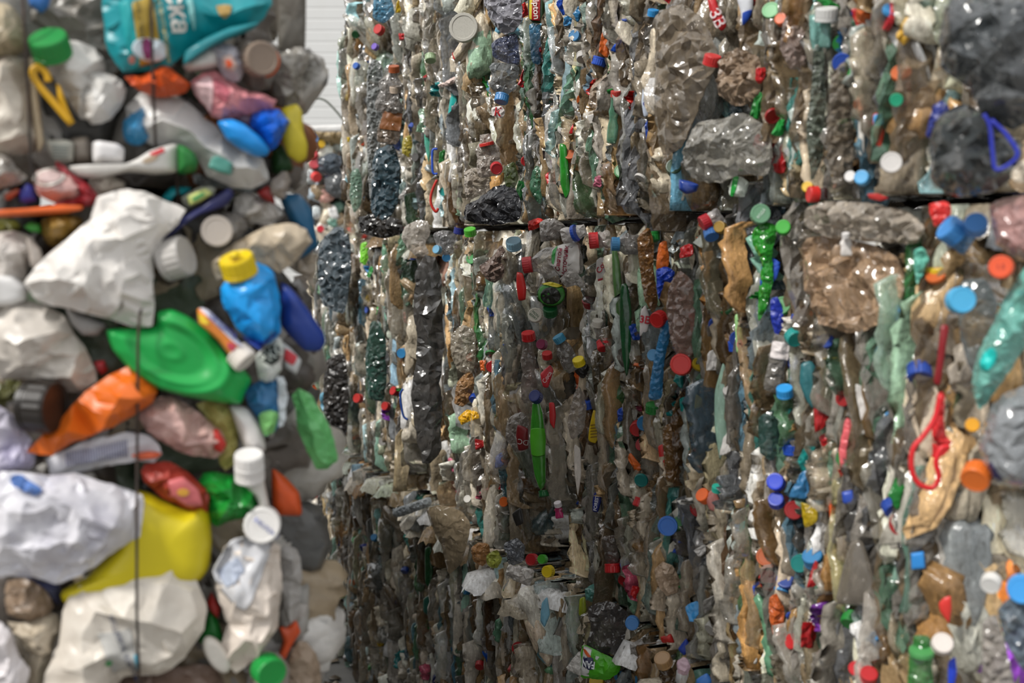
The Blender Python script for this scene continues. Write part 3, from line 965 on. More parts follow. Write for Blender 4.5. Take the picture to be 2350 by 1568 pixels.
    (V, ('plastic_bag', 'big dark translucent bag at the top corner', 'bag', [(2155, 60), (2200, -20), (2400, -20), (2400, 240), (2330, 300), (2260, 270), (2220, 200), (2160, 150)], '#4d5154'), dict(clear=.15, rough=.25, crum=.03, freq=12, nb=72, nr=15, tilt=55, h=.05, dirt=.2, scale=25, key='U4')),
    (V, ('plastic_bag', 'dark knotted bag with a blue drawstring', 'bag', [(2150, 270), (2200, 235), (2240, 250), (2300, 290), (2350, 340), (2330, 400), (2280, 440), (2200, 455), (2140, 420), (2130, 330)], '#454a4c'), dict(clear=.2, rough=.2, crum=.03, freq=16, nb=64, nr=15, tilt=50, h=.045, dirt=.3, scale=25, key='U4')),
    (WT, ('drawstring', 'blue drawstring loop on the dark knotted bag', 'string', [(2258, 262), (2272, 290), (2278, 350), (2288, 390), (2335, 358), (2310, 310), (2275, 275)], 5, '#1f2ea8', .05, 50), {}),
    (V, ('film', 'navy blue knotted film beside the dark bags', 'film', [(2140, 245), (2165, 230), (2180, 250), (2160, 290), (2138, 320), (2125, 310)], '#1c2a7a'), dict(crum=.01)),
    (V, ('film', 'pale rag of film at the corner of the seam', 'film', [(2318, 400), (2345, 370), (2400, 345), (2400, 410), (2340, 420)], '#d8cdbc'), dict(crum=.012)),
]
# ---------------- middle row
FEAT += [
    (V, ('cup', 'clear round cup upturned on the top edge of the middle row', 'cup', [(920, 545), (930, 520), (955, 505), (980, 506), (988, 535), (975, 560), (985, 585), (955, 590), (935, 570)], '#b9b1a6'), dict(clear=.57, rough=.12, crum=.006)),
    (V, ('cup', 'grey clear cup beside the upturned one', 'cup', [(994, 538), (1018, 528), (1042, 532), (1052, 555), (1040, 582), (1010, 585)], '#8f8f90'), dict(clear=.57, rough=.1, crum=.008)),
    (WC, ('green cap hanging in the dark seam', 1078, 525, 14, '#4fae32', (-.1, .9, .4))),
    (WC, ('blue and red printed cap on the dark sheet of film', 1000, 572, 10, '#6fa8c8')),
    (V, ('film', 'tall dark grey sheet of film on the bale end', 'film', [(958, 600), (985, 578), (1006, 600), (1016, 700), (1020, 800), (1009, 880), (1014, 960), (1010, 1050), (975, 1075), (955, 1000), (945, 900), (957, 800), (949, 700)], '#4c4b4a'), dict(clear=.15, rough=.24, crum=.009, freq=14, cell=.03, tilt=20, pop=.02, bump=.2, scale=22, h=.015)),
    (V, ('film', 'dark bluish film on the farthest middle bale', 'film', [(732, 560), (770, 520), (800, 530), (806, 620), (790, 720), (740, 700), (730, 640)], '#47545c'), dict(clear=.15, rough=.2, crum=.018, nb=48, nr=11)),
    (V, ('film', 'black film low on the farthest middle bale', 'film', [(745, 830), (790, 810), (800, 900), (795, 1000), (760, 1020), (742, 940)], '#2f2d2c'), dict(rough=.3, crum=.014)),
    (V, ('crushed_bottle', 'dark teal bottle upright in the gap beside the dark film', 'bottle', [(850, 740), (862, 735), (884, 770), (888, 860), (880, 920), (845, 915), (838, 820)], '#2f4f46'), dict(clear=.2, rough=.15)),
    (V, ('wrapper', 'lime green wrapper scrap under the black folded film', 'wrapper', [(828, 560), (842, 555), (846, 590), (838, 610), (826, 600)], '#7fd03a'), {}),
    (WC, ('red cap low in the gap of the far middle bales', 818, 914, 11, '#b8302c')),
    (WC, ('second red cap low beside the dark teal bottle', 882, 932, 10, '#b02a28')),
    (WC, ('yellow cap on the tall dark sheet of film', 970, 690, 14, '#e0a81c')),
    (WT, ('strap', 'blue thin strap curling beside the tall dark film', 'strap', [(925, 893), (919, 905), (921, 930), (926, 955), (936, 964)], 2.6, '#1f4a9a'), {}),
    (WC, ('pale blue cap standing on the top edge of the middle row', 1178, 552, 18, '#8fb8cc', (-.1, .8, .55))),
    (V, ('film', 'burnt dark grey scrap of film on the top edge', 'film', [(1098, 612), (1130, 590), (1150, 560), (1165, 590), (1160, 630), (1135, 650), (1115, 640)], '#6a5a52'), dict(crum=.014, rough=.3, dirt=.9, stain='#1a1512')),
    (WB, ('clear water bottle with a red cap and red lettering', 1210, 608, 1335, 590, 82, '#aaa6a0', '#b8202a'), dict(clear=.62, capr=19, face=.25, tilt=40)),
    (V, ('wrapper', 'red bent wrapper under the red cap of the water bottle', 'wrapper', [(1186, 625), (1200, 628), (1208, 660), (1206, 688), (1190, 690), (1185, 655)], '#c4221f'), dict(crum=.004)),
    (V, ('film', 'red curled film on the top edge above the water bottle', 'film', [(1212, 508), (1240, 500), (1252, 512), (1232, 525), (1214, 530)], '#c8281f'), dict(crum=.006)),
    (V, ('tray', 'grey clear tray standing on the top edge', 'tray', [(1238, 510), (1268, 500), (1300, 520), (1278, 550), (1242, 555)], '#8f8a85'), dict(clear=.25, rough=.15)),
    (WB, ('white bottle lying with a dark blue band', 1345, 528, 1288, 545, 40, '#c4bfba', None), dict(clear=.1, ring='#1f48a8', capr=18)),
    (WB, ('white bottle lying with a red band', 1362, 552, 1402, 548, 44, '#b5aea8', '#c9242a'), dict(clear=.2, capr=19, face=.2)),
    (WB, ('clear bottle with a blue and red collar', 1412, 560, 1470, 560, 50, '#8d8a88', '#3f86b8'), dict(clear=.52, capr=16, face=.3)),
    (V, ('label_scrap', 'white label with red script and a red foot', 'label', [(1369, 598), (1380, 590), (1388, 600), (1390, 638), (1372, 646), (1368, 620)], '#c8c4c0'), dict(parts=True, crum=.003, pop=.02)),
    (V, ('film', 'silver torn film under the lettered water bottle', 'film', [(1285, 640), (1310, 610), (1335, 640), (1345, 665), (1320, 655), (1300, 660)], '#a9a5a0'), dict(rough=.14, crum=.014, freq=60)),
    (V, ('ringed_container', 'bottle base ringed by a green and yellow label', 'bottle', ell(1264, 676, 34, 30), '#34402c'), dict(parts=True, rough=.2)),
    (WC, ('dark green cap under the green and yellow ringed base', 1262, 706, 17, '#0f5a2c', (-.1, .7, .6))),
    (WC, ('white cap with green lettering', 1227, 723, 17, '#d2cdbf', (-.25, .1, .95))),
    (WB, ('clear upright bottle with a red cap in the dark gap', 1212, 772, 1216, 925, 40, '#a39890', '#cc1f24'), dict(clear=.67)),
    (WC, ('dark magenta cap in the dark gap', 1240, 790, 12, '#7a1c44')),
    (WC, ('red cap in the dark gap beside the clear upright bottle', 1255, 810, 12, '#b81f1f', (-.1, .8, .4))),
    (V, ('label_scrap', 'red swash label on a clear bottle', 'label', [(1240, 858), (1262, 838), (1270, 850), (1258, 890), (1246, 888)], '#c8323a'), dict(parts=True)),
    (WB, ('clear bottle with a blue cap tilted in the dark gap', 1283, 778, 1320, 850, 44, '#8a8580', '#3a86a8'), dict(clear=.62, capr=14)),
    (WC, ('yellow cap with a black bottle beneath it', 1326, 824, 14, '#ddc41c', (-.3, .8, .4))),
    (V, ('black_bottle', 'black bottle neck under the yellow cap', 'bottle', [(1320, 835), (1345, 830), (1352, 850), (1338, 870), (1320, 855)], '#1d1b19'), {}),
    (WB, ('clear upright bottle with a red cap at its foot', 1386, 792, 1372, 740, 30, '#a8a29a', '#cc1f28'), dict(clear=.67, face=.5)),
    (WC, ('white cap above the upright bottle with a red cap', 1372, 735, 13, '#cfcabf', (.05, .9, .35))),
    (V, ('crushed_bottle', 'pointed green bottle folded lengthwise', 'bottle', [(1404, 570), (1412, 562), (1422, 600), (1430, 700), (1426, 755), (1414, 720), (1406, 640)], '#5f8a50'), dict(clear=.25, rough=.15)),
    (V, ('crushed_bottle', 'dark green bottle folded lengthwise', 'bottle', [(1424, 655), (1440, 650), (1450, 720), (1446, 830), (1438, 868), (1428, 820), (1422, 740)], '#1f5a34'), dict(clear=.2, rough=.13)),
    (V, ('lid', 'white oval lid beside the folded green bottles', 'lid', ell(1444, 640, 9, 18), '#b5b2ac'), {}),
    (V, ('crushed_bottle', 'amber brown bottle pressed flat with a torn paper label', 'bottle', [(1462, 545), (1490, 520), (1500, 560), (1500, 620), (1510, 690), (1500, 720), (1480, 690), (1468, 620)], '#8a6238'), dict(clear=.25, rough=.16, crum=.01)),
    (V, ('strip', 'orange strip of film hanging beside the amber bottle', 'strip', [(1512, 560), (1530, 552), (1536, 600), (1522, 640), (1508, 668), (1506, 610)], '#e0702a'), dict(crum=.006)),
    (V, ('film', 'blue tattered film under the orange strip', 'film', [(1506, 618), (1530, 612), (1550, 625), (1540, 650), (1525, 645), (1512, 690), (1506, 660)], '#1f48c0'), dict(crum=.012, sharp=.9)),
    (V, ('crushed_bottle', 'big pinkish brown clear bottle in the long middle bale', 'bottle', [(1535, 660), (1560, 620), (1590, 650), (1605, 720), (1600, 800), (1570, 830), (1545, 800), (1528, 720)], '#a08478'), dict(clear=.57, rough=.13, crum=.012, nb=52, nr=10, tilt=55)),
    (WC, ('red cap with a white and red label behind it', 1506, 736, 19, '#cc2a2a', (-.6, -.25, .7))),
    (V, ('label_scrap', 'white label with red strokes beside a red cap', 'label', [(1470, 715), (1482, 700), (1492, 730), (1486, 760), (1468, 772)], '#ddd6d2'), dict(parts=True)),
    (V, ('glove', 'blue crushed sleeve with a pale blue tip', 'sleeve', [(1522, 735), (1535, 732), (1540, 760), (1526, 820), (1520, 900), (1515, 918), (1488, 918), (1492, 880), (1505, 800)], '#2f78a8'), dict(rough=.35, tilt=35, crum=.006)),
    (WC, ('big red cap beside the blue crushed sleeve', 1562, 836, 25, '#d8302a', (-.25, .15, .95))),
    (WC, ('pale blue cap behind the blue crushed sleeve', 1497, 815, 14, '#5f96c0')),
    (V, ('wrapper', 'yellow pointed wrapper below the big red cap', 'wrapper', [(1597, 905), (1612, 915), (1612, 935), (1594, 938)], '#dcc022'), {}),
    (V, ('crushed_bottle', 'bright green bottle standing upright in the dark gap', 'bottle', [(1222, 925), (1236, 918), (1246, 950), (1252, 1020), (1252, 1110), (1240, 1128), (1226, 1090), (1216, 1010)], '#43a032'), dict(clear=.15, rough=.2, parts=True, crum=.004)),
    (WC, ('dark green cap at the foot of the bright green bottle', 1249, 1140, 12, '#0f5a2a', (.1, -.9, .3))),
    (V, ('crushed_bottle', 'clear spindle-shaped bottle beside the bright green one', 'bottle', [(1318, 900), (1330, 888), (1346, 930), (1340, 985), (1312, 1012), (1302, 970)], '#a89e94'), dict(clear=.62, rough=.12, crum=.005)),
    (V, ('wrapper', 'yellow printed packet under the clear spindle-shaped bottle', 'wrapper', [(1362, 940), (1376, 955), (1376, 1000), (1366, 1018), (1350, 1012), (1352, 985)], '#d8b81c'), dict(parts=True, crum=.004)),
    (V, ('round_container', 'pale clear bottle base with a dark red label', 'bottle', [(1160, 980), (1172, 955), (1196, 945), (1212, 960), (1214, 1030), (1185, 1040), (1162, 1010)], '#aaa29a'), dict(pop=-0.005, clear=.57, rough=.14)),
    (V, ('label_scrap', 'dark red label with silver letters', 'label', [(1188, 975), (1212, 985), (1212, 1030), (1190, 1035), (1184, 1000)], '#7a1c1e'), dict(parts=True, pop=.02)),
    (V, ('label_scrap', 'red crumpled label beside the bright green bottle', 'label', [(1260, 925), (1272, 925), (1276, 955), (1272, 985), (1262, 970)], '#c8262c'), {}),
    (WC, ('dark blue cap above the bright green bottle', 1226, 908, 15, '#1c2a6a', (-.4, .4, .7))),
    (V, ('food_wrap', 'brown crusted wrap on the middle bale', 'wrap', [(1048, 880), (1065, 860), (1082, 850), (1090, 880), (1078, 920), (1060, 935), (1042, 925)], '#96714a'), dict(crum=.012, dirt=.8)),
    (V, ('wrapper', 'yellow and orange torn wrapper under the crusted wrap', 'wrapper', [(1050, 960), (1070, 940), (1095, 945), (1100, 960), (1075, 968), (1060, 975)], '#dca81c'), dict(crum=.01, sharp=.9)),
    (V, ('cup', 'large clear crushed cup in the middle bale', 'cup', [(1035, 770), (1060, 745), (1090, 760), (1092, 830), (1080, 860), (1050, 850), (1036, 815)], '#b0a898'), dict(clear=.62, rough=.12, crum=.01)),
    (WC, ('green cap facing out on a green bottle at the seam', 1746, 490, 23, '#6a9a78', (-.15, .1, .97))),
    (V, ('crushed_bottle', 'bright green bottle hanging under the green cap', 'bottle', [(1726, 530), (1752, 508), (1785, 520), (1772, 580), (1775, 640), (1762, 700), (1740, 740), (1742, 660), (1748, 600), (1726, 560)], '#2f9430'), dict(clear=.15, rough=.16, crum=.008, nb=52, tilt=45)),
    (WB, ('white bottle with a red neck lying in the seam', 1618, 510, 1655, 490, 40, '#d0cbc8', '#c02432'), dict(clear=.1, capr=18)),
    (WC, ('blue cap under the white bottle in the seam', 1634, 545, 17, '#3f78c0', (.1, -.7, .6))),
    (WC, ('gold cap beside the white bottle in the seam', 1650, 520, 14, '#a8842a')),
    (V, ('film', 'blue film knot under the seam', 'film', [(1680, 515), (1700, 520), (1712, 545), (1700, 570), (1688, 545)], '#1f3fb0'), dict(crum=.008)),
    (WC, ('bright green cap at the seam', 1797, 520, 17, '#3fae3a', (-.3, .2, .9))),
    (V, ('label_scrap', 'pale green and pink printed label strip', 'label', [(1686, 725), (1698, 720), (1706, 780), (1706, 812), (1690, 808)], '#9fd08a'), dict(parts=True)),
    (V, ('ribbed_hose', 'navy ribbed hose section', 'hose', [(1768, 690), (1785, 680), (1798, 715), (1796, 750), (1782, 772), (1770, 740)], '#1f329a'), dict(crum=.006, freq=80)),
    (WB, ('grey bottle with a white red-striped label', 1796, 770, 1775, 900, 50, '#8a8680', None), dict(clear=.52, lab=(.12, .42, '#dcd4d2'))),
    (V, ('net_bag', 'teal net over a flattened bottle', 'net', [(1838, 835), (1862, 828), (1882, 860), (1882, 910), (1868, 942), (1850, 920), (1835, 880)], '#2f6a70'), dict(crum=.004, freq=120)),
    (V, ('film', 'wide brown crumpled film high in the long middle bale', 'film', [(1840, 560), (1880, 540), (1990, 560), (2060, 590), (2080, 660), (2040, 740), (1960, 765), (1880, 740), (1845, 660)], '#b2967a'), dict(clear=.4, rough=.14, crum=.024, freq=40, streak=.9, nb=72, nr=16, tilt=80, dirt=.6, stain='#5a3a1c')),
    (V, ('film', 'grey-brown folded film on the top edge', 'film', [(1850, 475), (1900, 462), (1990, 465), (2080, 485), (2120, 520), (2100, 560), (2000, 555), (1900, 545), (1850, 520)], '#b5ab9e'), dict(clear=.4, rough=.14, crum=.024, freq=40, streak=.8, nb=64, nr=14, tilt=75, dirt=.5)),
    (WB, ('small white bottle on the grey-brown folded film', 1941, 540, 1944, 588, 30, '#ddd8d4', '#e2dedb'), dict(clear=0, capr=9, pop=.05)),
    (V, ('wrapper', 'turquoise crumpled wrapper beside the brown film', 'wrapper', [(2096, 575), (2120, 566), (2132, 600), (2112, 640), (2104, 655), (2098, 615)], '#62b09c'), dict(crum=.01)),
    (WC, ('big sky blue cap facing out', 2210, 688, 31, '#4fb0e0', (-.1, .1, 1)), dict(pop=.05)),
    (V, ('crushed_bottle', 'clear bottle behind the big sky blue cap', 'bottle', [(2200, 650), (2260, 640), (2290, 700), (2270, 800), (2230, 860), (2205, 780)], '#7c8688'), dict(clear=.67, rough=.12, tilt=50)),
    (WC, ('big orange-red cap with a stamp', 2296, 612, 27, '#e0552c', (-.5, .1, .85)), dict(pop=.05)),
    (V, ('crushed_bottle', 'pinkish big bottle at the top corner of the middle row', 'bottle', [(2268, 470), (2310, 455), (2400, 450), (2400, 590), (2340, 600), (2285, 560)], '#b8908c'), dict(clear=.2, rough=.16, tilt=60, h=.03, crum=.006)),
    (WB, ('blue-capped bottle lying at the top corner', 2185, 530, 2230, 560, 70, '#5a86b0', '#3f8ad0'), dict(capr=32, clear=.2)),
    (WC, ('second blue cap at the top corner', 2240, 510, 26, '#4a86cc', (-.3, .4, .8))),
    (V, ('wrapper', 'bright red wrapper at the top corner of the middle row', 'wrapper', [(2130, 470), (2170, 460), (2185, 480), (2175, 505), (2145, 520)], '#d8302c'), dict(crum=.006)),
    (V, ('crushed_bottle', 'mint and turquoise bottle lying diagonally', 'bottle', [(2232, 900), (2240, 820), (2280, 740), (2310, 680), (2345, 620), (2400, 560), (2400, 720), (2330, 830), (2290, 890), (2250, 940)], '#74b8ac'), dict(clear=.15, rough=.18, tilt=55, crum=.008, nb=56, nr=11, h=.03, parts=True)),
    (WT, ('strap', 'red plastic strap looped and knotted', 'strap', [(2160, 905), (2146, 960), (2120, 1000), (2096, 1030), (2092, 1075), (2108, 1110), (2140, 1120), (2155, 1095), (2148, 1060), (2160, 1030), (2178, 1025)], 6.5, '#d8222a', .06), {}),
    (V, ('wrapper', 'bright red twisted film above the strap loop', 'film', [(2150, 905), (2168, 900), (2166, 960), (2172, 1000), (2188, 1020), (2160, 1030), (2138, 1000)], '#d82a2e'), dict(pop=.05, crum=.008)),
    (V, ('crushed_bottle', 'big grey bottle bulging at the edge with an orange cap', 'bottle', [(2245, 1020), (2270, 940), (2310, 900), (2400, 880), (2400, 1110), (2330, 1120), (2270, 1100)], '#8d9195'), dict(clear=.2, rough=.16, tilt=55, h=.05, crum=.005, nb=56, nr=11, parts=True)),
    (WC, ('big orange cap on the bulging grey bottle', 2236, 1104, 33, '#e07028', (-.55, -.45, .7)), dict(pop=.05)),
    (V, ('wrapper', 'pink and orange cone of wrapper', 'wrapper', [(1940, 960), (1955, 965), (1964, 1020), (1952, 1050), (1930, 1075), (1925, 1040)], '#e0646a'), dict(crum=.005)),
    (V, ('strip', 'dark red strip hanging below the turquoise wrapper', 'strip', [(2160, 745), (2178, 748), (2172, 790), (2166, 835), (2158, 885), (2142, 880), (2150, 830), (2154, 790)], '#8a1c24'), dict(pop=.03)),
    (WC, ('amber cap near the strap loop', 2232, 975, 16, '#e8a41c', (-.3, .2, .8))),
    (WC, ('blue ribbed cap stack in the long middle bale', 1778, 1105, 20, '#1f40c8', (-.4, .3, .8))),
    (WC, ('blue cap under the blue ribbed cap', 1780, 1145, 18, '#1f3ab0', (-.3, .6, .7))),
    (V, ('strip', 'orange strip beside the blue wrapper', 'strip', [(1902, 1150), (1918, 1150), (1924, 1190), (1916, 1216), (1906, 1210)], '#e05a28'), {}),
    (V, ('wrapper', 'blue wrapper above the orange strip', 'wrapper', [(1932, 1130), (1955, 1125), (1968, 1145), (1955, 1160), (1935, 1155)], '#2f4fb0'), {}),
    (WC, ('sky blue cap on a slanted white bottle', 1800, 890, 19, '#2f9ae0', (-.2, .9, .4))),
    (V, ('crushed_bottle', 'pale mint flattened bottle in the long middle bale', 'bottle', [(1640, 900), (1660, 830), (1672, 880), (1668, 1000), (1652, 1060), (1640, 980)], '#8fb0a0'), dict(clear=.25, rough=.15, nb=44)),
    (V, ('crushed_bottle', 'teal dark flattened bottle below the sky blue cap', 'bottle', [(1740, 960), (1775, 940), (1790, 1000), (1775, 1060), (1745, 1040)], '#3a5a54'), dict(clear=.52, rough=.14)),
    (V, ('film', 'brown standing film in the long middle bale', 'film', [(1520, 985), (1545, 970), (1560, 1040), (1548, 1110), (1528, 1100)], '#7a5a34'), dict(clear=.2, rough=.18, crum=.01)),
    (V, ('wrapper', 'red folded wrapper beside the brown standing film', 'wrapper', [(1510, 1025), (1522, 1020), (1530, 1055), (1528, 1075), (1514, 1055)], '#c82a28'), {}),
    (WC, ('blue flat cap in the lower part of the long bale', 1532, 1208, 23, '#2a6ac0', (-.2, .1, .97)), dict(lid=True)),
    (WC, ('orange cup cap beside a pink bottle', 1610, 1135, 17, '#e8682c', (-.6, .5, .5))),
    (V, ('crushed_bottle', 'salmon pink bottle behind the orange cup cap', 'bottle', [(1618, 1140), (1640, 1120), (1652, 1150), (1645, 1175), (1628, 1170)], '#c8807a'), dict(clear=.2)),
    (WC, ('turquoise cap above the salmon pink bottle', 1646, 1116, 12, '#2fb09a', (0, .9, .4))),
    (V, ('label_scrap', 'dark blue label with white letters in the middle row', 'label', [(1364, 1132), (1378, 1126), (1380, 1150), (1372, 1176), (1360, 1174), (1360, 1150)], '#1c2a78'), dict(parts=True, crum=.002)),
    (WB, ('magenta bottle with a white cap', 1280, 1158, 1285, 1190, 20, '#b82a68', '#d5cfd0'), dict(clear=.1, capr=9)),
    (V, ('clod', 'white and red stained clump of film', 'film', [(1502, 1310), (1520, 1290), (1545, 1300), (1560, 1330), (1555, 1360), (1530, 1368), (1510, 1345)], '#b8a088'), dict(crum=.016, freq=60, dirt=.8)),
    (WB, ('clear bottle upside down on a red cap above the lower seam', 1405, 1305, 1398, 1230, 40, '#6a6058', '#b82024'), dict(clear=.57, capr=18, face=.25)),
    (WC, ('yellow cap at the lower corner of the gap', 1254, 1313, 14, '#dcc01c', (-.5, .1, .8))),
    (WC, ('dark red cap at the lower corner of the gap', 1217, 1285, 14, '#a81f24')),
    (WC, ('green cap beside the yellow cap in the gap', 1242, 1284, 11, '#3f9a2a')),
    (V, ('film', 'white paper-like film strip in the middle row', 'film', [(1318, 1020), (1332, 1030), (1334, 1090), (1326, 1140), (1318, 1080)], '#c8c0b8'), {}),
    (V, ('label_scrap', 'black fine-print label scrap', 'label', [(1175, 1180), (1195, 1165), (1202, 1200), (1185, 1208)], '#2a2826'), {}),
    (WC, ('silver foil ball in the middle bale', 1072, 1145, 9, '#c8c4bc', (-.3, .4, .8)), dict(lid=True)),
]
# ---------------- lowest row
FEAT += [
    (V, ('crushed_bottle', 'beige bottle lying over the top edge of the lowest bale', 'bottle', [(978, 1170), (1005, 1158), (1060, 1175), (1080, 1205), (1060, 1290), (1030, 1320), (1015, 1260), (985, 1195)], '#a8977c'), dict(rough=.35, crum=.006, clear=.1, tilt=55)),
    (V, ('film', 'silvery film on the ledge of the lowest bale', 'film', [(898, 1170), (930, 1160), (985, 1140), (990, 1160), (940, 1180), (910, 1188)], '#9fa6aa'), dict(rough=.14, crum=.012)),
    (V, ('crushed_bottle', 'dark green bottle upright in the shaded lowest bale', 'bottle', [(975, 1260), (990, 1255), (994, 1310), (988, 1350), (976, 1340)], '#1f5a34'), dict(clear=.2)),
    (V, ('crushed_bottle', 'teal flattened bottle in the shaded lowest bale', 'bottle', [(972, 1375), (988, 1365), (994, 1395), (985, 1415), (972, 1405)], '#2f6a5c'), dict(clear=.2)),
    (V, ('food_wrap', 'orange-brown crusted bun wrap on the ledge', 'wrap', [(1080, 1260), (1098, 1245), (1122, 1250), (1125, 1280), (1108, 1300), (1088, 1290)], '#a87a4a'), dict(crum=.012)),
    (V, ('film', 'yellow-green crumpled film beside the bun wrap', 'film', [(1115, 1275), (1140, 1262), (1152, 1285), (1140, 1305), (1120, 1300)], '#a8b04a'), dict(crum=.012)),
    (WB, ('white crushed bottle lying on the ledge of the lowest bale', 1163, 1306, 1222, 1328, 40, '#c4beb8', None), dict(clear=.15, tilt=45)),
    (V, ('film', 'blue-grey clear film on the ledge', 'film', [(1155, 1250), (1185, 1235), (1205, 1255), (1200, 1290), (1170, 1300)], '#7a7f88'), dict(clear=.52, rough=.12, crum=.014)),
    (V, ('label_scrap', 'white printed paper scrap on the ledge', 'label', [(1085, 1320), (1104, 1325), (1106, 1365), (1086, 1368)], '#c4b8ac'), dict(sharp=.9)),
    (V, ('film', 'pale blue film strip on the lowest bale', 'film', [(1243, 1385), (1256, 1370), (1262, 1410), (1250, 1440), (1240, 1425)], '#7ab0c8'), {}),
    (V, ('crushed_bottle', 'olive-lime folded bottle on the lowest bale', 'bottle', [(1330, 1375), (1342, 1370), (1346, 1400), (1338, 1422), (1328, 1410)], '#9aa82a'), dict(clear=.1)),
    (V, ('crushed_bottle', 'teal green bottle piece in the lower seam', 'bottle', [(1342, 1352), (1370, 1338), (1392, 1362), (1370, 1385), (1346, 1378)], '#4f8a80'), dict(clear=.25)),
    (V, ('plastic_bag', 'large crinkled grey-black clear bag at the lowest corner', 'bag', [(1350, 1392), (1400, 1380), (1440, 1405), (1435, 1460), (1425, 1510), (1380, 1500), (1345, 1490), (1355, 1440)], '#54504f'), dict(clear=.52, rough=.1, crum=.022, freq=36, nb=56, nr=13, tilt=40)),
    (V, ('drink_bottle', 'lime green label with an upside-down print', 'label', [(1336, 1480), (1362, 1490), (1422, 1520), (1420, 1545), (1390, 1562), (1330, 1555), (1330, 1530)], '#4fae22'), dict(parts=True, crum=.006, tilt=40, pop=.03)),
    (V, ('film', 'white clear film corner beside the lime green label', 'film', [(1298, 1535), (1330, 1495), (1338, 1530), (1332, 1552)], '#c0bdb8'), {}),
    (WC, ('blue rosette cap beside the grey-black clear bag', 1450, 1432, 16, '#3a78b8', (-.2, .1, .95))),
    (V, ('film', 'white crushed cup below the blue rosette cap', 'cup', [(1445, 1480), (1470, 1468), (1485, 1490), (1470, 1510), (1448, 1500)], '#a8a4a0'), dict(clear=.2, crum=.01)),
    (WB, ('brown bottle lying with a tan ribbed cap', 1522, 1520, 1545, 1600, 40, '#4a3826', '#a8845a'), dict(clear=.2, capr=20, face=.6)),
    (V, ('cup', 'red crushed cup on the lowest bale', 'cup', [(1516, 1462), (1540, 1455), (1548, 1475), (1520, 1476)], '#b82420'), dict(crum=.004)),
    (V, ('wrapper', 'blue rolled wrapper below the red crushed cup', 'wrapper', [(1556, 1490), (1575, 1465), (1586, 1490), (1570, 1505)], '#1f3fa0'), {}),
    (V, ('wrapper', 'blue lettered packet at the bottom edge', 'wrapper', [(1598, 1560), (1622, 1545), (1634, 1560), (1628, 1590), (1600, 1590)], '#3f78c4'), {}),
    (V, ('wrapper', 'white and magenta wrapper at the bottom edge', 'wrapper', [(1552, 1520), (1572, 1508), (1586, 1530), (1575, 1552), (1556, 1545)], '#d8b8c4'), dict(crum=.006)),
    (WC, ('yellow cap under the lime green label', 1368, 1563, 17, '#d0ac1c', (-.2, .6, .6))),
    (V, ('strip', 'orange-brown crumpled strip standing on edge', 'strip', [(1764, 1375), (1782, 1362), (1800, 1400), (1798, 1450), (1775, 1462), (1766, 1420)], '#b85a2a'), dict(crum=.01, freq=50)),
    (V, ('cup', 'grey translucent cup turned upside down', 'cup', [(1952, 1245), (1978, 1240), (2000, 1300), (2022, 1380), (1990, 1392), (1920, 1385), (1930, 1320)], '#8f877c'), dict(clear=.57, rough=.14, tilt=60, crum=.004)),
    (V, ('carton', 'small blue carton side', 'carton', [(2090, 1270), (2120, 1265), (2124, 1305), (2092, 1308)], '#2f86d0'), dict(sharp=.95, p=8, crum=.001)),
    (V, ('lid', 'red half disc lid', 'lid', [(2182, 1368), (2184, 1400), (2178, 1432), (2158, 1405), (2154, 1385), (2166, 1372)], '#d0342e'), dict(crum=.002)),
    (WC, ('white cap with a blue liner', 2272, 1345, 22, '#dcdad6', (-.5, -.3, .8))),
    (WB, ('green clear bottle standing at the bottom edge', 2116, 1460, 2112, 1600, 60, '#3f8a44', None), dict(clear=.52, ring='#4f9a58', capr=25)),
    (WC, ('round white cap beside the green clear bottle', 2164, 1475, 24, '#d8cfc8', (-.2, .5, .8))),
    (WC, ('red round cap at the bottom edge', 1962, 1535, 16, '#cc2630')),
    (WC, ('second red cap at the bottom edge', 1995, 1545, 20, '#b82228', (-.1, .7, .6))),
    (V, ('film', 'blue film tail at the bottom edge', 'film', [(2176, 1520), (2192, 1508), (2196, 1545), (2188, 1580), (2176, 1570)], '#1f3fc0'), {}),
    (WC, ('big sky blue cap at the outer edge of the lowest bale', 2345, 1355, 32, '#3f9ae0', (-.4, .1, .9))),
    (V, ('crushed_bottle', 'large grey bottle with blue shine at the outer edge', 'bottle', [(2290, 1400), (2320, 1370), (2400, 1390), (2400, 1560), (2350, 1540), (2310, 1480)], '#6a7884'), dict(clear=.25, rough=.12, tilt=55, crum=.014)),
    (V, ('film', 'grey-white film sheet at the bottom corner', 'film', [(2255, 1430), (2285, 1410), (2310, 1490), (2330, 1600), (2255, 1600)], '#a09a94'), dict(clear=.2, rough=.2, tilt=55, crum=.012)),
]
for fn, args, kw in [(x[0], x[1], x[2] if len(x) > 2 else {}) for x in FEAT]:
    if fn is WC:
        SEEN_BOXES.append((args[1] - args[3], args[2] - args[3], args[1] + args[3], args[2] + args[3])); REFS.append((args[0], args[1], args[2]))
    elif fn is WB:
        x0, y0, x1, y1, w = args[1:6]
        SEEN_BOXES.append((min(x0, x1) - w * .3, min(y0, y1) - w * .2, max(x0, x1) + w * .3, max(y0, y1) + w * .2)); REFS.append((args[0], (x0 + x1) / 2, (y0 + y1) / 2))
    else:
        P = args[3]; xs = [p[0] for p in P]; ys = [p[1] for p in P]
        ex = (max(xs) - min(xs)) * .06
        SEEN_BOXES.append((min(xs) + ex, min(ys), max(xs) - ex, max(ys))); REFS.append((args[1], (min(xs) + max(xs)) / 2, (min(ys) + max(ys)) / 2))

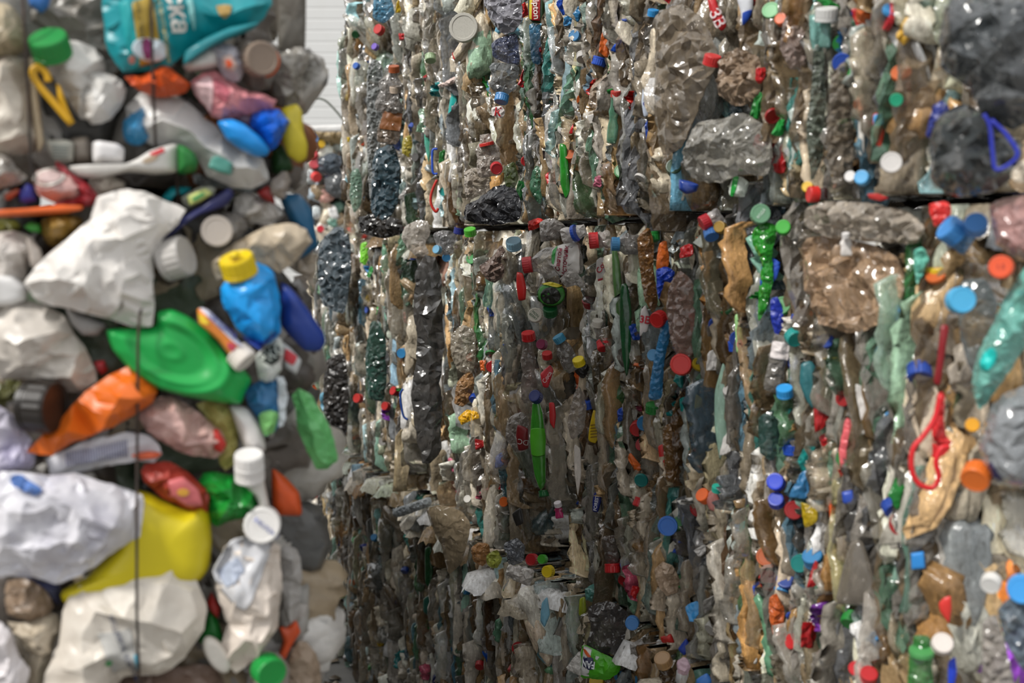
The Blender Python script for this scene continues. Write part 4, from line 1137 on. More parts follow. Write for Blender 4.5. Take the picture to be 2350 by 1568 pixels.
for i, (k, a, b, row) in enumerate(BSPEC):
    u0, u1 = wall_u(a, UO[k]), wall_u(b, UO[k])
    if k == 'U1':
        u1 += 0.0
    nxt = {'U2': 'U1', 'U3': 'U2', 'U4': 'U3', 'M2': 'M1', 'M3': 'M2', 'M4': 'M3', 'L2': 'L1', 'L3': 'L2'}.get(k)
    if nxt:
        u1 = min(u1, BALES[nxt]['u0'] - 0.06)
    far = u0 > 0.9
    bale(k, BLAB[k], u0, u1, row * H + (0.008 if row else 0.0), (row + 1) * H - 0.016, UO[k], seed=20 + i,
         dens=0.75 if far else 1.0, brown=0.3 if k in ('M4', 'L3', 'U4') else 0.08, top=row < 2, fine=(8, 10) if far else ((9, 13) if u0 < -0.3 else (8, 12)))

# ------------------------------------------------------------------ the stack across the aisle: two bales of mixed containers
M_WIRE = mat('#2a2420', 0.5, dirt=0.5, bump=0.1, stain='#5a3a24', kind='steel_wire')
M_FILMS = mat('col', 0.34, dirt=0.35, bump=0.4, scale=40, spec=0.5, kind='mixed_film')


def stack_bale(label, z0, z1, seed, wires, back=0.0):
    base = LP + DV * back; base.z = z0
    t = thing('bale', label, 'bale', base, None)
    a0, a1 = -0.95, 0.0
    cv = Matrix(((AV.x, DV.x, 0, 0), (AV.y, DV.y, 0, 0), (0, 0, 1, 0), (0, 0, 0, 1)))   # (across, back, up)
    t.matrix_world = Matrix.Translation(base) @ cv
    link('core', core_mesh((a0, 0.07, 0.03), (a1 - 0.07, 0.9, z1 - z0 - 0.03), M_CORE, seed), t)
    r = np.random.RandomState(seed)
    n = 260
    x = r.uniform(-0.62, -0.015, n); y = r.uniform(0.02, z1 - z0 - 0.02, n)
    pal = np.array([lin(c) for c in ['#bdb9b2', '#a9a49b', '#8a8378', '#cfccc7', '#6f675c', '#8f8a84', '#57504a', '#b7a98f', '#9a9791', '#77706a',
                                     '#d6d3cf', '#4c4640', '#a08f76', '#5a5a58', '#8b5a3c', '#5d6b57']])
    c = pal[r.randint(0, len(pal), n)]
    lift = -0.035 + r.uniform(-0.03, 0.02, n) - 0.06 * np.maximum(0, 1 + x / 0.07) ** 2
    v, f, c = patches(r, x, y, r.uniform(0.05, 0.13, n), r.uniform(0.06, 0.17, n), lift, c, r.rand(n) * 6.3, crum=0.026, ng=9, bulge=0.018)
    v = np.c_[v[:, 0], -v[:, 2], v[:, 1]]
    V, F, Cc = [v], [f], [c]
    # the flank in the aisle, edges of pressed sheets
    m = 260
    c2 = pal[r.randint(0, len(pal), m)]
    v2, f2, c2 = patches(r, r.uniform(0.06, 0.84, m), r.uniform(0.02, z1 - z0 - 0.02, m), r.uniform(0.05, 0.13, m), r.uniform(0.06, 0.16, m),
                         -0.06 + r.uniform(-0.03, 0.015, m), c2, r.rand(m) * 6.3, crum=0.026, ng=7)
    v2 = np.c_[v2[:, 2], v2[:, 0], v2[:, 1]]
    V.append(v2); F.append(f2 + len(v)); Cc.append(c2)
    for a in V:
        a[:, 2] = np.clip(a[:, 2], 0.004, z1 - z0 - 0.004)
        if back:
            a[:, 1] = np.maximum(a[:, 1], -0.02)
    o = link('pressed_film', mk_mesh('pressed_film', np.concatenate(V), np.concatenate(F), M_FILMS, True, np.concatenate(Cc)), t)
    o['kind'] = 'stuff'
    inv = (Matrix.Translation(base) @ cv).inverted()
    for w in wires:
        pts = [inv @ LF_world(px, py, d) for px, py, d in w]
        link('baling_wire', tube_mesh('baling_wire', pts, 0.0018, M_WIRE, 8), t)
    return t


def LF_world(px, py, w):
    p = LF.un([(px, py)], w)[0]
    return LF.o + LF.x * p[0] + LF.y * p[1] + LF.n * w


stack_bale('upper bale of mixed white and coloured containers tied with thin dark wire', 2 * H + 0.0, 3 * H, 71,
           [[(50, -40, .055), (56, 60, .06), (62, 160, .055), (66, 260, .05), (70, 345, .045), (73, 420, .04)],
            [(346, -40, .068), (348, 60, .07), (351, 180, .066), (354, 260, .05), (358, 335, .04), (368, 400, -.02)],
            [(404, 392, .02), (407, 430, .015), (411, 470, .01), (415, 500, 0.0)]])
stack_bale('lower bale of containers with the big green canister, tied with dark wire', H, 2 * H - 0.0, 72,
           [[(350, 610, -.02), (326, 700, .06), (318, 760, .078), (316, 900, .078), (315, 1000, .062), (314, 1150, .07), (314, 1260, .082), (314, 1400, .095), (317, 1490, .09), (322, 1640, .06)]])
stack_bale('bottom bale of the stack with the green canister, mostly out of sight', 0.0, H, 73, [])
for k, nm in enumerate(('bottom', 'upper')):  # unseen bale columns, added to block light from the foot of the aisle
    stack_bale(nm + ' bale of the unseen next column added behind the green canister stack for shade', k * H, (k + 1) * H, 74 + k, [], back=0.97)
    stack_bale(nm + ' bale of the unseen last column added behind the green canister stack for shade', k * H, (k + 1) * H, 84 + k, [], back=1.94)

M_WHITE = '#dcd8d2'


def S(name, label, cat, pts, color, w=0.0, h=0.02, rough=0.4, dirt=0.3, bump=0.2, scale=30, clear=0.0, stain=None, parts=False, group=None, fr=None, mkind='plastic', streak=0.0, **kw):
    """One crushed container or film of the photograph: real outline, real depth."""
    fr = fr or LF
    sh = Shell(fr, pts, w, h, seed=kw.pop('seed', len(bpy.data.objects) % 900 + 3), **kw)
    c3 = fr.world(np.array([[sh.c[0], sh.c[1], sh.w]]))[0]
    loc = Vector(c3)
    m = mat(color, rough, clear, dirt, bump, scale, stain=stain, kind=mkind, streak=streak)
    if parts:
        o = thing(name, label, cat, loc, group)
        link('body', sh.mesh('body', m, loc), o)
    else:
        o = tag(link(name, sh.mesh(name, m, loc), loc=loc), label, cat, group)
    sh.obj, sh.loc = o, loc
    return sh


def D(sh, pts, color, name='label', lift=0.0015, rough=0.4, dirt=0.15, label=None, **kw):
    o = link(name, sh.drape(pts, name, mat(color, rough, dirt=dirt, bump=0.05), sh.loc, lift=lift, **kw), sh.obj)
    sh.last = o if name.startswith(('label', 'print', 'emblem')) else getattr(sh, 'last', None)
    if label:
        o['label'] = label
    return o


def capped(sh, px, py, axis, r, color, w=None, me=None, name='cap'):
    """A screw cap on a thing; axis in the frame's (x, y, n)."""
    fr = sh.fr
    w = sh.w + sh.h if w is None else w
    p = fr.un([(px, py)], w)[0]
    top = fr.o + fr.x * p[0] + fr.y * p[1] + fr.n * w
    ax = fr.x * axis[0] + fr.y * axis[1] + fr.n * axis[2]
    return put_cap(name, top, ax, r, color, sh.obj, me)


def rod(name, label, cat, pts, r, color, w=0.03, fr=None, flat=1.0, closed=False, rough=0.4):
    fr = fr or LF
    q = []
    for p in pts:
        ww = p[2] if len(p) > 2 else w
        a = fr.un([p[:2]], ww)[0]
        q.append(fr.o + fr.x * a[0] + fr.y * a[1] + fr.n * ww)
    loc = q[0]
    return tag(link(name, tube_mesh(name, [x - loc for x in q], r, mat(color, rough, dirt=0.3, bump=0.1), 8, flat, closed, up=fr.n), loc=loc), label, cat)


# --- upper bale of the stack, from its top down
S('plastic_sheet', 'grey soiled translucent sheet behind the teal pouch', 'sheet', [(70, -30), (245, -30), (262, 60), (290, 150), (255, 175), (195, 130), (120, 70), (75, 50)], '#8d8981', 0.0, .015, crum=.012, dirt=.7, nb=56, rough=.3)
S('plastic_shard', 'blue bottle shard poking out at the top edge of the stack', 'shard', [(62, -25), (120, -25), (112, 15), (95, 32), (68, 12)], '#3a72b8', .03, .01)
S('crushed_jar', 'dirty beige rounded jar beside the dark wire', 'jar', [(-40, 5), (30, 12), (52, 45), (64, 85), (58, 115), (35, 130), (-40, 135)], '#b9ab90', .02, .035, dirt=.75, crum=.006)
sh = S('canister', 'rust-stained white canister behind the tight dark wire', 'canister', [(-40, 128), (48, 122), (62, 150), (74, 240), (92, 318), (80, 352), (-40, 360)], '#cfc6b8', .015, .035, dirt=1.0, stain='#5b3416', p=4, crum=.005)
S('canister_flap', 'cream plastic flap hanging beside the rust-stained canister', 'flap', [(66, 130), (80, 140), (92, 250), (102, 330), (88, 352), (78, 300), (70, 220)], '#d9c6a6', .02, .01, dirt=.5)
sh = S('milk_bottle', 'crushed white bottle with a green screw cap', 'bottle', [(92, 118), (130, 112), (160, 82), (215, 108), (250, 150), (232, 190), (205, 240), (228, 270), (195, 282), (160, 242), (125, 182)], M_WHITE, .02, .03, parts=True, crum=.009, freq=18, dirt=.35)
capped(sh, 108, 84, (-.25, .75, .6), .0215, '#1d8a3e', w=.055)
S('milk_bottle_half', 'rounded half of a torn white bottle under the teal pouch', 'bottle', [(195, 172), (240, 165), (280, 180), (292, 215), (275, 250), (240, 282), (200, 285), (190, 230)], '#dad7d2', .035, .028, crum=.006, freq=16, dirt=.25)
rod('carry_handle', 'bent yellow plastic carry handle hooked among white bottles', 'handle', [(165, 285), (120, 232), (85, 190), (76, 165), (86, 154), (104, 166), (112, 188)], .0042, '#d8a414', .05, flat=.6)
S('handle_stub', 'yellow plastic spur beside the bent carry handle', 'handle', [(128, 190), (140, 200), (155, 245), (168, 275), (150, 272), (132, 225)], '#d2a012', .045, .005)
teal = S('detergent_pouch', 'big teal detergent pouch with white lettering at the top of the stack', 'pouch',
         [(236, -40), (240, 60), (250, 118), (276, 168), (345, 158), (405, 148), (432, 122), (470, 94), (525, 70), (585, 58), (620, 40), (615, -40)], '#0f8f98', .045, .022, parts=True, crum=.007, freq=12, dirt=.12, rough=.35, nb=72, p=5)
D(teal, [(272, 5), (296, 0), (326, 150), (300, 158)], '#1aa0a4', name='label_stripe', sharp=1)
D(teal, [(302, 8), (350, -10), (372, 138), (322, 150)], '#b89a3c', name='label_panel', lift=.002, sharp=1, label='gold printed panel')
D(teal, ell(344, 114, 42, 26, 8), '#d9e6ee', name='label_splash', lift=.003)
D(teal, ell(338, 112, 12, 24, -8), '#9a3f78', name='label_emblem', lift=.0038)
D(teal, ell(303, 136, 8, 9), '#c98a80', name='label_seal', lift=.003)
D(teal, [(497, 12), (515, 8), (532, 12), (528, 32), (517, 42), (503, 34)], '#a98a4a', name='label_shield', lift=.002)
D(teal, [(428, 0), (441, 0), (449, 62), (446, 68), (436, 40)], '#8fd0cf', name='label_mark', lift=.002)
writing(teal, 'Ласка', 399, -12, .030, -81, mat('#e4ded6', .5, dirt=.1, bump=0), teal.obj, teal.loc, bold=.0006)
writing(teal, 'Эффект восстановления', 373, 50, .0075, -81, mat('#c9b46a', .5, dirt=0, bump=0), teal.obj, teal.loc)
writing(teal, '• • • для стирки • • •', 322, 52, .009, -83, mat('#5d5a38', .5, dirt=0, bump=0), teal.obj, teal.loc, lift=.004)
S('pouch_spout_fold', 'folded teal shoulder of film below the detergent pouch', 'pouch', [(425, 118), (470, 88), (530, 62), (598, 50), (580, 68), (520, 92), (470, 118), (440, 140), (420, 150)], '#117f88', .06, .012, crum=.004)
S('crushed_bottle', 'crushed orange bottle under the teal pouch', 'bottle', [(284, 176), (330, 172), (372, 150), (390, 152), (412, 178), (440, 190), (434, 205), (405, 221), (375, 223), (330, 213), (302, 196)], '#cf5218', .045, .026, crum=.008, freq=20, dirt=.15)
sh = S('cream_pouch', 'folded pink cream pouch with a pale panel', 'pouch', [(437, 190), (460, 168), (492, 162), (520, 180), (560, 205), (600, 215), (638, 232), (635, 250), (590, 258), (545, 270), (490, 276), (470, 240), (450, 215)], '#d98f94', .04, .03, parts=True, crum=.012, freq=16, dirt=.12, rough=.3)
D(sh, [(443, 190), (487, 168), (489, 262), (478, 240), (458, 218)], '#e8c4c6', name='label_panel')
D(sh, [(494, 176), (520, 192), (527, 212), (520, 238), (494, 220)], '#b5606c', name='label_print')
sh = S('detergent_bottle', 'bright blue bottle base with a stamped seam, under the pink pouch', 'bottle', [(499, 280), (530, 273), (560, 285), (600, 318), (619, 345), (612, 358), (590, 361), (555, 346), (520, 320)], '#1b93e6', .055, .018, crum=.002, dirt=.1, rough=.3, ridges=())
S('blue_bottle_side', 'deep blue crushed bottle side next to the yellow oval base', 'bottle', [(575, 262), (600, 250), (640, 252), (664, 276), (650, 312), (622, 352), (600, 320), (572, 288)], '#1166d8', .04, .028, crum=.008, freq=18, dirt=.12, rough=.3)
S('oval_container', 'yellow oval bottle base hanging at the corner of the stack', 'bottle', [(646, 250), (680, 238), (693, 255), (696, 300), (706, 335), (703, 365), (685, 374), (660, 355), (645, 310)], '#d3c233', .03, .014, crum=.003, dirt=.25)
S('wrapper_scrap', 'small purple and green wrapper scrap between two blue bottles', 'wrapper', [(535, 272), (560, 262), (578, 270), (572, 292), (556, 285)], '#5c4a5e', .04, .006)
S('ribbed_cup', 'white ribbed cup squeezed under the teal spout', 'cup', [(418, 150), (450, 125), (480, 112), (505, 122), (500, 155), (470, 162), (430, 166)], '#d6d2cd', .035, .02, crum=.004, freq=70)
S('clear_wrap', 'pale lilac clear wrap over the pink pouch', 'wrap', [(470, 110), (520, 98), (548, 112), (562, 150), (556, 178), (540, 192), (515, 180), (500, 150)], '#cfcbd6', .045, .012, clear=.3, rough=.2, crum=.01)
D(S('printed_film', 'clear film scrap with an orange print beside the grey cap', 'film', [(510, 130), (530, 125), (545, 150), (535, 165), (512, 155)], '#d2b6ac', .06, .004, parts=True), [(516, 140), (528, 138), (534, 152), (522, 157)], '#d2562c', name='print')
sh = S('water_bottle', 'clear bottle pointing out with a grey cap and an orange collar', 'bottle', [(540, 108), (575, 96), (640, 98), (645, 160), (620, 200), (590, 215), (560, 190), (545, 150)], '#8d8780', .02, .025, parts=True, clear=.25, rough=.2, crum=.008, dirt=.4)
capped(sh, 590, 133, (-.55, .05, .83), .0195, '#d9601f', w=.048, name='collar')
capped(sh, 603, 134, (.2, -.08, .97), .0205, '#8f7d6e', w=.068)
S('ribbed_strip', 'dark grey finely ribbed strip standing at the corner of the stack', 'strip', [(634, -40), (702, -40), (702, 60), (700, 115), (668, 122), (638, 118)], '#66625a', .0, .01, sharp=.9, crum=.002, freq=230, dirt=.6)
S('clear_film', 'dirty clear film hanging beneath the ribbed strip', 'film', [(640, 118), (700, 105), (708, 140), (690, 200), (690, 245), (660, 250), (635, 235), (625, 200), (628, 150)], '#98938a', .01, .014, clear=.2, crum=.016, rough=.2, dirt=.6)
S('foil_bag', 'crumpled silver foil bag dangling off the corner of the stack', 'bag', [(690, 118), (712, 108), (726, 130), (742, 160), (720, 176), (706, 195), (690, 176), (698, 150)], '#8f8c86', .0, .008, crum=.012, freq=40, rough=.18, dirt=.5)
sh = S('water_bottle_blue', 'pale blue clear bottle behind the tight dark wire', 'bottle', [(278, 285), (300, 262), (326, 244), (342, 260), (346, 310), (325, 336), (290, 326)], '#3f9bd0', .03, .02, clear=.3, rough=.2, crum=.01)
S('white_container', 'long white jug side lying diagonally with a teal printed patch', 'jug', [(290, 225), (330, 214), (400, 218), (470, 268), (520, 318), (555, 345), (600, 362), (620, 398), (618, 425), (580, 433), (520, 422), (470, 392), (440, 345), (360, 335), (300, 300)], '#cfcdc9', .025, .026, parts=True, crum=.006, freq=14, dirt=.3, nb=64)
ms = S('printed_patch', 'teal printed patch on the long white jug', 'label', [(486, 362), (500, 358), (534, 375), (530, 402), (500, 395), (478, 384)], '#4f9a8c', .055, .004, crum=.003, freq=60)
S('white_tub', 'small white tub lying on its side beneath the blue clear bottle', 'tub', [(211, 328), (225, 323), (270, 330), (286, 342), (284, 372), (270, 377), (214, 372)], '#e6e3e2', .035, .022, sharp=.8, p=5, crum=.002)
sh = S('printed_carton', 'grey carton scrap with fine printed lines', 'carton', [(104, 322), (150, 320), (170, 328), (167, 372), (125, 372), (112, 350)], '#b9b8ad', .02, .008, parts=True, sharp=.8, dirt=.5)
for k in range(5):
    D(sh, [(116, 333 + 7 * k), (160, 334 + 7 * k), (160, 336 + 7 * k), (116, 335 + 7 * k)], '#6f7c7a', name='print_line', nb=12, nr=2, sharp=1)
S('grey_jar', 'grey dirty jar between the printed carton and the white tub', 'jar', [(160, 318), (200, 312), (214, 330), (212, 375), (180, 380), (165, 372)], '#8d847a', .0, .02, dirt=.6)
sh = S('squeeze_tube', 'flattened white squeeze tube with a green cap', 'tube', [(158, 381), (270, 381), (312, 366), (346, 345), (395, 330), (410, 334), (410, 394), (360, 401), (292, 396), (222, 411), (178, 406)], '#dedad4', .04, .02, parts=True, crum=.004, freq=15, dirt=.25, nb=60)
D(sh, [(342, 352), (374, 338), (379, 348), (350, 362)], '#c23a40', name='label_print', sharp=1)
D(sh, ell(345, 366, 20, 7, -20), '#bba58c', name='label_seal')
o = link('cap', Shell(LF, [(407, 333), (428, 338), (446, 352), (455, 372), (449, 394), (428, 400), (408, 398)], .045, .022, p=4, crum=.002).mesh('cap', mat('#14742c', .35, dirt=.2, bump=.05), sh.loc), sh.obj)
sh = S('yogurt_bottle', 'squashed pink yogurt bottle showing its white rim', 'bottle', [(76, 398), (110, 385), (150, 392), (180, 410), (212, 442), (190, 458), (130, 465), (95, 455), (80, 430)], '#c9a09a', .035, .022, parts=True, dirt=.2, crum=.005)
D(sh, ell(112, 406, 38, 22, -8), '#e6dfd6', name='rim', lift=.003)
D(sh, ell(112, 405, 31, 16, -8), '#c3aaa6', name='opening', lift=.004)
S('red_wrapper', 'dark red crumpled wrapper around the pink yogurt bottle', 'wrapper', [(118, 372), (138, 368), (150, 388), (192, 415), (222, 442), (232, 470), (180, 475), (112, 474), (140, 462), (185, 455), (170, 420), (140, 400)], '#8f1f28', .045, .012, crum=.01)
S('white_flap', 'pale beige film flap beneath the squeeze tube', 'film', [(200, 412), (245, 400), (290, 420), (285, 440), (235, 445), (228, 470), (212, 440)], '#cbc0b2', .03, .014, crum=.008)
S('clear_cup', 'grey clear cup wedged at the bottom edge of the upper bale', 'cup', [(-40, 345), (20, 360), (40, 392), (64, 402), (60, 412), (30, 425), (-40, 440)], '#aaa49c', .03, .02, clear=.15, rough=.2, crum=.01)
S('blue_wrapper', 'dark blue and white wrapper scrap beside the pink yogurt bottle', 'wrapper', [(44, 440), (62, 420), (78, 430), (85, 462), (60, 470), (45, 462)], '#2a2f86', .03, .008)
S('foam_chip', 'red-brown chip under the clear grey cup', 'shard', [(10, 445), (40, 432), (48, 440), (25, 458), (12, 460)], '#9b4a30', .03, .006)
S('turquoise_cup', 'turquoise cup half hidden behind twin wires', 'cup', [(370, 455), (392, 430), (420, 428), (440, 432), (425, 448), (400, 452), (385, 470)], '#18a9b4', .0, .012)
S('net_label', 'grey film with a yellow-green printed label', 'film', [(415, 455), (455, 430), (490, 428), (500, 440), (470, 460), (430, 478)], '#aeb0a0', .03, .01, crum=.008)
D(S('yellow_green_label', 'yellow-green label scrap above the navy strip', 'label', [(430, 450), (470, 432), (488, 444), (462, 462), (436, 472)], '#c9d27e', .045, .006, parts=True), [(440, 455), (465, 442), (470, 448), (445, 462)], '#4c9a5a', name='print')
S('pale_sheet', 'grey-blue clear sheet under the long white jug', 'sheet', [(440, 400), (500, 405), (560, 430), (600, 435), (560, 445), (520, 432), (470, 430), (445, 420)], '#8f9696', .0, .014, clear=.2, crum=.012)
S('red_flap', 'dark red flap between the white jug and the clear cup', 'flap', [(590, 442), (615, 425), (628, 450), (632, 470), (618, 465), (600, 455)], '#8f1a1c', .02, .008)
S('clear_tumbler', 'clear ribbed tumbler seen from its rim at the corner', 'tumbler', [(620, 420), (645, 395), (660, 392), (666, 420), (656, 452), (640, 460), (622, 445)], '#a79d94', .03, .012, clear=.3, rough=.15, crum=.006, freq=70)
S('dark_green_bottle', 'dark green bottle in the shade below the yellow base', 'bottle', [(624, 345), (645, 330), (665, 365), (672, 390), (640, 402), (622, 395)], '#1f4a22', -.01, .02)
# --- lower bale
S('orange_tube', 'thin orange tube lying across the seam of the stack', 'tube', [(-40, 484), (60, 478), (140, 470), (192, 472), (188, 482), (150, 490), (60, 496), (-40, 500)], '#e0672c', .05, .012, nb=60, p=2)
S('green_scrap', 'lime green scrap under the thin orange tube', 'scrap', [(55, 520), (70, 510), (92, 515), (95, 535), (70, 532)], '#4fae4a', .03, .006)
S('olive_bag', 'olive and black bag scrap under the orange tube', 'bag', [(-40, 505), (30, 502), (50, 520), (40, 545), (-40, 550)], '#5b5a22', .01, .01, crum=.01)
sh = S('metal_tin', 'crushed golden brown tin beside the big white sheet', 'tin', [(92, 505), (130, 488), (172, 492), (192, 505), (180, 535), (150, 560), (120, 570), (100, 550)], '#86672c', .03, .03, rough=.3, crum=.008)
S('big_jug', 'big flattened white jug spread across the seam of the stack', 'jug', [(230, 441), (268, 435), (310, 432), (352, 448), (400, 460), (438, 486), (398, 520), (348, 572), (345, 640), (356, 690), (356, 745), (330, 752), (270, 746), (200, 720), (130, 705), (58, 690), (50, 650), (100, 590), (160, 545), (205, 505)], '#e0dbd5', .058, .022, crum=.016, freq=11, dirt=.22, nb=80, nr=14, p=6, scale=22, bump=.15, sharp=.7)
S('jug_handle', 'hollow white jug handle beside the golden tin', 'handle', [(60, 545), (92, 570), (100, 600), (88, 625), (70, 610), (66, 580)], '#b9afa6', .05, .012)
S('white_jug', 'soiled white jug corner left of the golden tin'.replace('left of', 'beneath'), 'jug', [(-40, 545), (30, 530), (70, 540), (95, 575), (62, 610), (50, 655), (-40, 640)], '#d2cbc4', .03, .025, crum=.01, freq=14)
S('white_block', 'bright white box side at the edge of the stack', 'box', [(-40, 628), (30, 632), (66, 660), (60, 690), (30, 702), (-40, 705)], '#e6e4e2', .04, .015, sharp=.8, p=6)
S('plastic_bag', 'wrinkled soiled white bag beneath the big flattened jug', 'bag', [(-40, 700), (60, 692), (130, 710), (172, 762), (200, 792), (212, 832), (232, 872), (190, 902), (100, 892), (50, 872), (-40, 870)], '#cdc5bb', .035, .03, crum=.02, freq=24, dirt=.45, nb=64, nr=14, rough=.35)
S('grey_liner', 'smooth grey liner under the lower edge of the big jug', 'liner', [(150, 708), (200, 724), (245, 745), (225, 770), (190, 770), (165, 745)], '#a5a2a0', .03, .01)
S('navy_strip', 'long navy blue strip beside the big flattened jug', 'strip', [(355, 568), (372, 535), (420, 500), (490, 452), (528, 430), (538, 446), (520, 472), (440, 502), (390, 542)], '#1f2358', .04, .012, crum=.004, dirt=.15)
S('film', 'black film scrap behind the brown bottle', 'film', [(345, 590), (372, 548), (420, 520), (430, 545), (390, 575), (360, 620)], '#2b2825', .0, .01)
sh = S('beer_bottle', 'crushed brown bottle with a steel-grey neck ring', 'bottle', [(345, 585), (372, 560), (410, 548), (440, 560), (455, 600), (430, 625), (385, 625), (350, 625)], '#6b4a1e', .015, .025, parts=True, rough=.25, crum=.012)
capped(sh, 428, 586, (.8, .25, .5), .0245, '#b9b5b0', w=.06, name='neck_ring')
sh = S('grey_bottle', 'grey translucent bottle with a round cap facing out, above the blue detergent bottle', 'bottle', [(455, 505), (500, 490), (548, 490), (570, 520), (545, 560), (500, 575), (462, 555)], '#8f8a84', .02, .022, parts=True, clear=.15, crum=.006)
capped(sh, 498, 530, (-.1, .1, 1), .0185, '#b3aaa2', w=.058, me=LID_ME)
S('film_wing', 'creased beige film wing pointing into the aisle', 'film', [(490, 600), (540, 556), (600, 528), (645, 512), (700, 522), (723, 545), (700, 582), (640, 626), (590, 600), (555, 590), (520, 640), (495, 640)], '#c4b49c', .045, .014, crum=.014, freq=16, dirt=.35, nb=64, nr=11)
S('petrol_canister', 'dark petrol blue canister edge at the corner of the stack', 'canister', [(640, 448), (688, 445), (714, 478), (724, 530), (730, 566), (700, 590), (658, 602), (690, 545), (660, 500)], '#155a80', -.005, .02, crum=.004, dirt=.2)
S('white_cup', 'white crumpled cup and film beneath the long jug', 'cup', [(540, 450), (575, 443), (610, 455), (640, 470), (655, 500), (620, 515), (570, 510), (535, 490)], '#cfcac4', .0, .02, crum=.016)
S('hanging_film', 'thin beige film hanging in the aisle behind the blue bottle', 'film', [(655, 605), (700, 580), (730, 580), (722, 640), (720, 680), (705, 640), (680, 625)], '#a99a86', -.02, .006, crum=.008, clear=.2)
blue = S('detergent_bottle', 'light blue detergent bottle with a yellow cap', 'bottle', [(518, 640), (540, 612), (566, 604), (588, 598), (622, 620), (638, 650), (644, 700), (644, 760), (622, 790), (596, 800), (568, 782), (538, 742), (510, 700), (506, 664)], '#1f9be8', .065, .034, parts=True, rough=.3, dirt=.08, crum=.006, freq=20, nb=64, nr=12, p=4,
         ridges=[])
capped(blue, 540, 590, (-.32, .92, .35), .0205, '#e3c516', w=.088)
link('cap_stem', mk_mesh('cap_stem', *[(np.array(a) if i == 0 else a) for i, a in enumerate(lathe([(.9, -.6), (.85, 0), (.5, .12)], 20))], mat('#e3c516', .38, dirt=.1, bump=.05)), blue.obj)
st = blue.obj.children[-1]
p = LF.un([(536, 581)], .1)[0]
st.matrix_basis = Matrix.Translation(-blue.loc) @ axis_matrix(LF.o + LF.x * p[0] + LF.y * p[1] + LF.n * .1, LF.x * -.32 + LF.y * .92 + LF.n * .35, .0075)
D(blue, [(556, 772), (600, 795), (642, 762), (640, 772), (600, 804), (575, 790)], '#1c3f9c', name='label_band', lift=.003)
sh = S('printed_label', 'black and white label with a round emblem, below the blue detergent bottle', 'label', [(585, 815), (608, 800), (640, 768), (652, 800), (645, 850), (625, 880), (595, 870)], '#d9ddd8', .05, .014, parts=True, crum=.006)
D(sh, [(600, 812), (622, 795), (640, 790), (644, 825), (622, 838), (604, 830)], '#2a3430', name='emblem')
writing(sh, 'ЭКО', 622, 815, .017, 30, mat('#dfe6dc', .5, dirt=0, bump=0), sh.obj, sh.loc)
D(S('red_label', 'white label corner with a red print, beside the dark blue bottle', 'label', [(648, 785), (668, 800), (692, 828), (680, 860), (655, 845), (645, 815)], '#cfd2d2', .035, .008, parts=True), [(655, 800), (682, 818), (672, 838), (652, 826)], '#cc3a44', name='print')
S('wrapper', 'blue and green printed wrapper under the green canister corner', 'wrapper', [(556, 905), (590, 875), (640, 862), (656, 930), (640, 982), (612, 1006), (590, 962)], '#2f6f9e', .04, .018, parts=True, crum=.01)
sh = S('grass_print', 'green printed patch on the blue wrapper', 'label', [(592, 955), (620, 940), (640, 950), (630, 990), (606, 1000)], '#6fae62', .06, .006, crum=.006)
S('white_wrap', 'white wrap strip hanging beside the blue and green wrapper', 'wrap', [(636, 860), (655, 870), (660, 920), (652, 975), (640, 985), (640, 930)], '#cfd6da', .055, .006, crum=.008)
S('dark_blue_bottle', 'long dark blue flattened bottle leaning behind the light blue one', 'bottle', [(643, 648), (668, 660), (702, 702), (742, 762), (748, 785), (735, 806), (700, 806), (665, 772), (644, 745)], '#1c3b8e', .03, .018, parts=True, crum=.004, dirt=.15, rough=.35)
g0 = LF.un([(392, 806)], .07)[0]
green = S('canister', 'big bright green canister base with a raised oval ring', 'canister', [(243, 757), (300, 752), (357, 748), (360, 716), (392, 708), (432, 726), (482, 762), (522, 812), (556, 842), (578, 872), (562, 902), (552, 928), (500, 923), (430, 911), (360, 891), (300, 851), (258, 802)], '#17a44a', .048, .03, rough=.32, dirt=.08, crum=.003, freq=9, nb=96, nr=30, p=5, bump=.05,
          ridges=[(g0[0], g0[1], .070, .043, -.5, .09, .005), (g0[0], g0[1], .056, .032, -.5, -.25, -.009), (g0[0], g0[1], .012, .008, -.5, .5, .0015)])
box = S('toothpaste_box', 'orange printed box with a white end, beside the blue detergent bottle', 'box', [(452, 708), (470, 706), (530, 768), (572, 806), (545, 838), (500, 782), (456, 742)], '#e58a3a', .075, .016, parts=True, sharp=.9, p=6, crum=.003, dirt=.1)
D(box, [(458, 708), (480, 712), (555, 788), (565, 800), (556, 800), (530, 780)], '#d8d6e4', name='label_band')
D(box, [(455, 722), (470, 728), (480, 745), (462, 742)], '#e8c63a', name='label_patch')
D(box, [(522, 785), (540, 790), (536, 806), (522, 800)], '#c94a5c', name='label_patch')
writing(box, 'защита', 512, 748, .012, -41, mat('#3c3f9a', .5, dirt=0, bump=0), box.obj, box.loc)
capped(box, 566, 832, (.55, -.6, .4), .0155, '#ded6cc', w=.085)
sh = S('black_bottle', 'black bottle mouth sticking out beside the orange canister', 'bottle', [(50, 885), (90, 870), (120, 890), (130, 950), (110, 985), (60, 980), (45, 930)], '#17130f', .03, .02, parts=True, rough=.3)
capped(sh, 128, 935, (.86, -.05, .5), .03, '#1d1814', w=.07)
S('olive_film', 'olive printed film with magenta dots behind the black bottle', 'film', [(-40, 880), (40, 872), (62, 900), (60, 950), (40, 960), (10, 930), (-40, 925)], '#5f5f34', .0, .01, crum=.012)
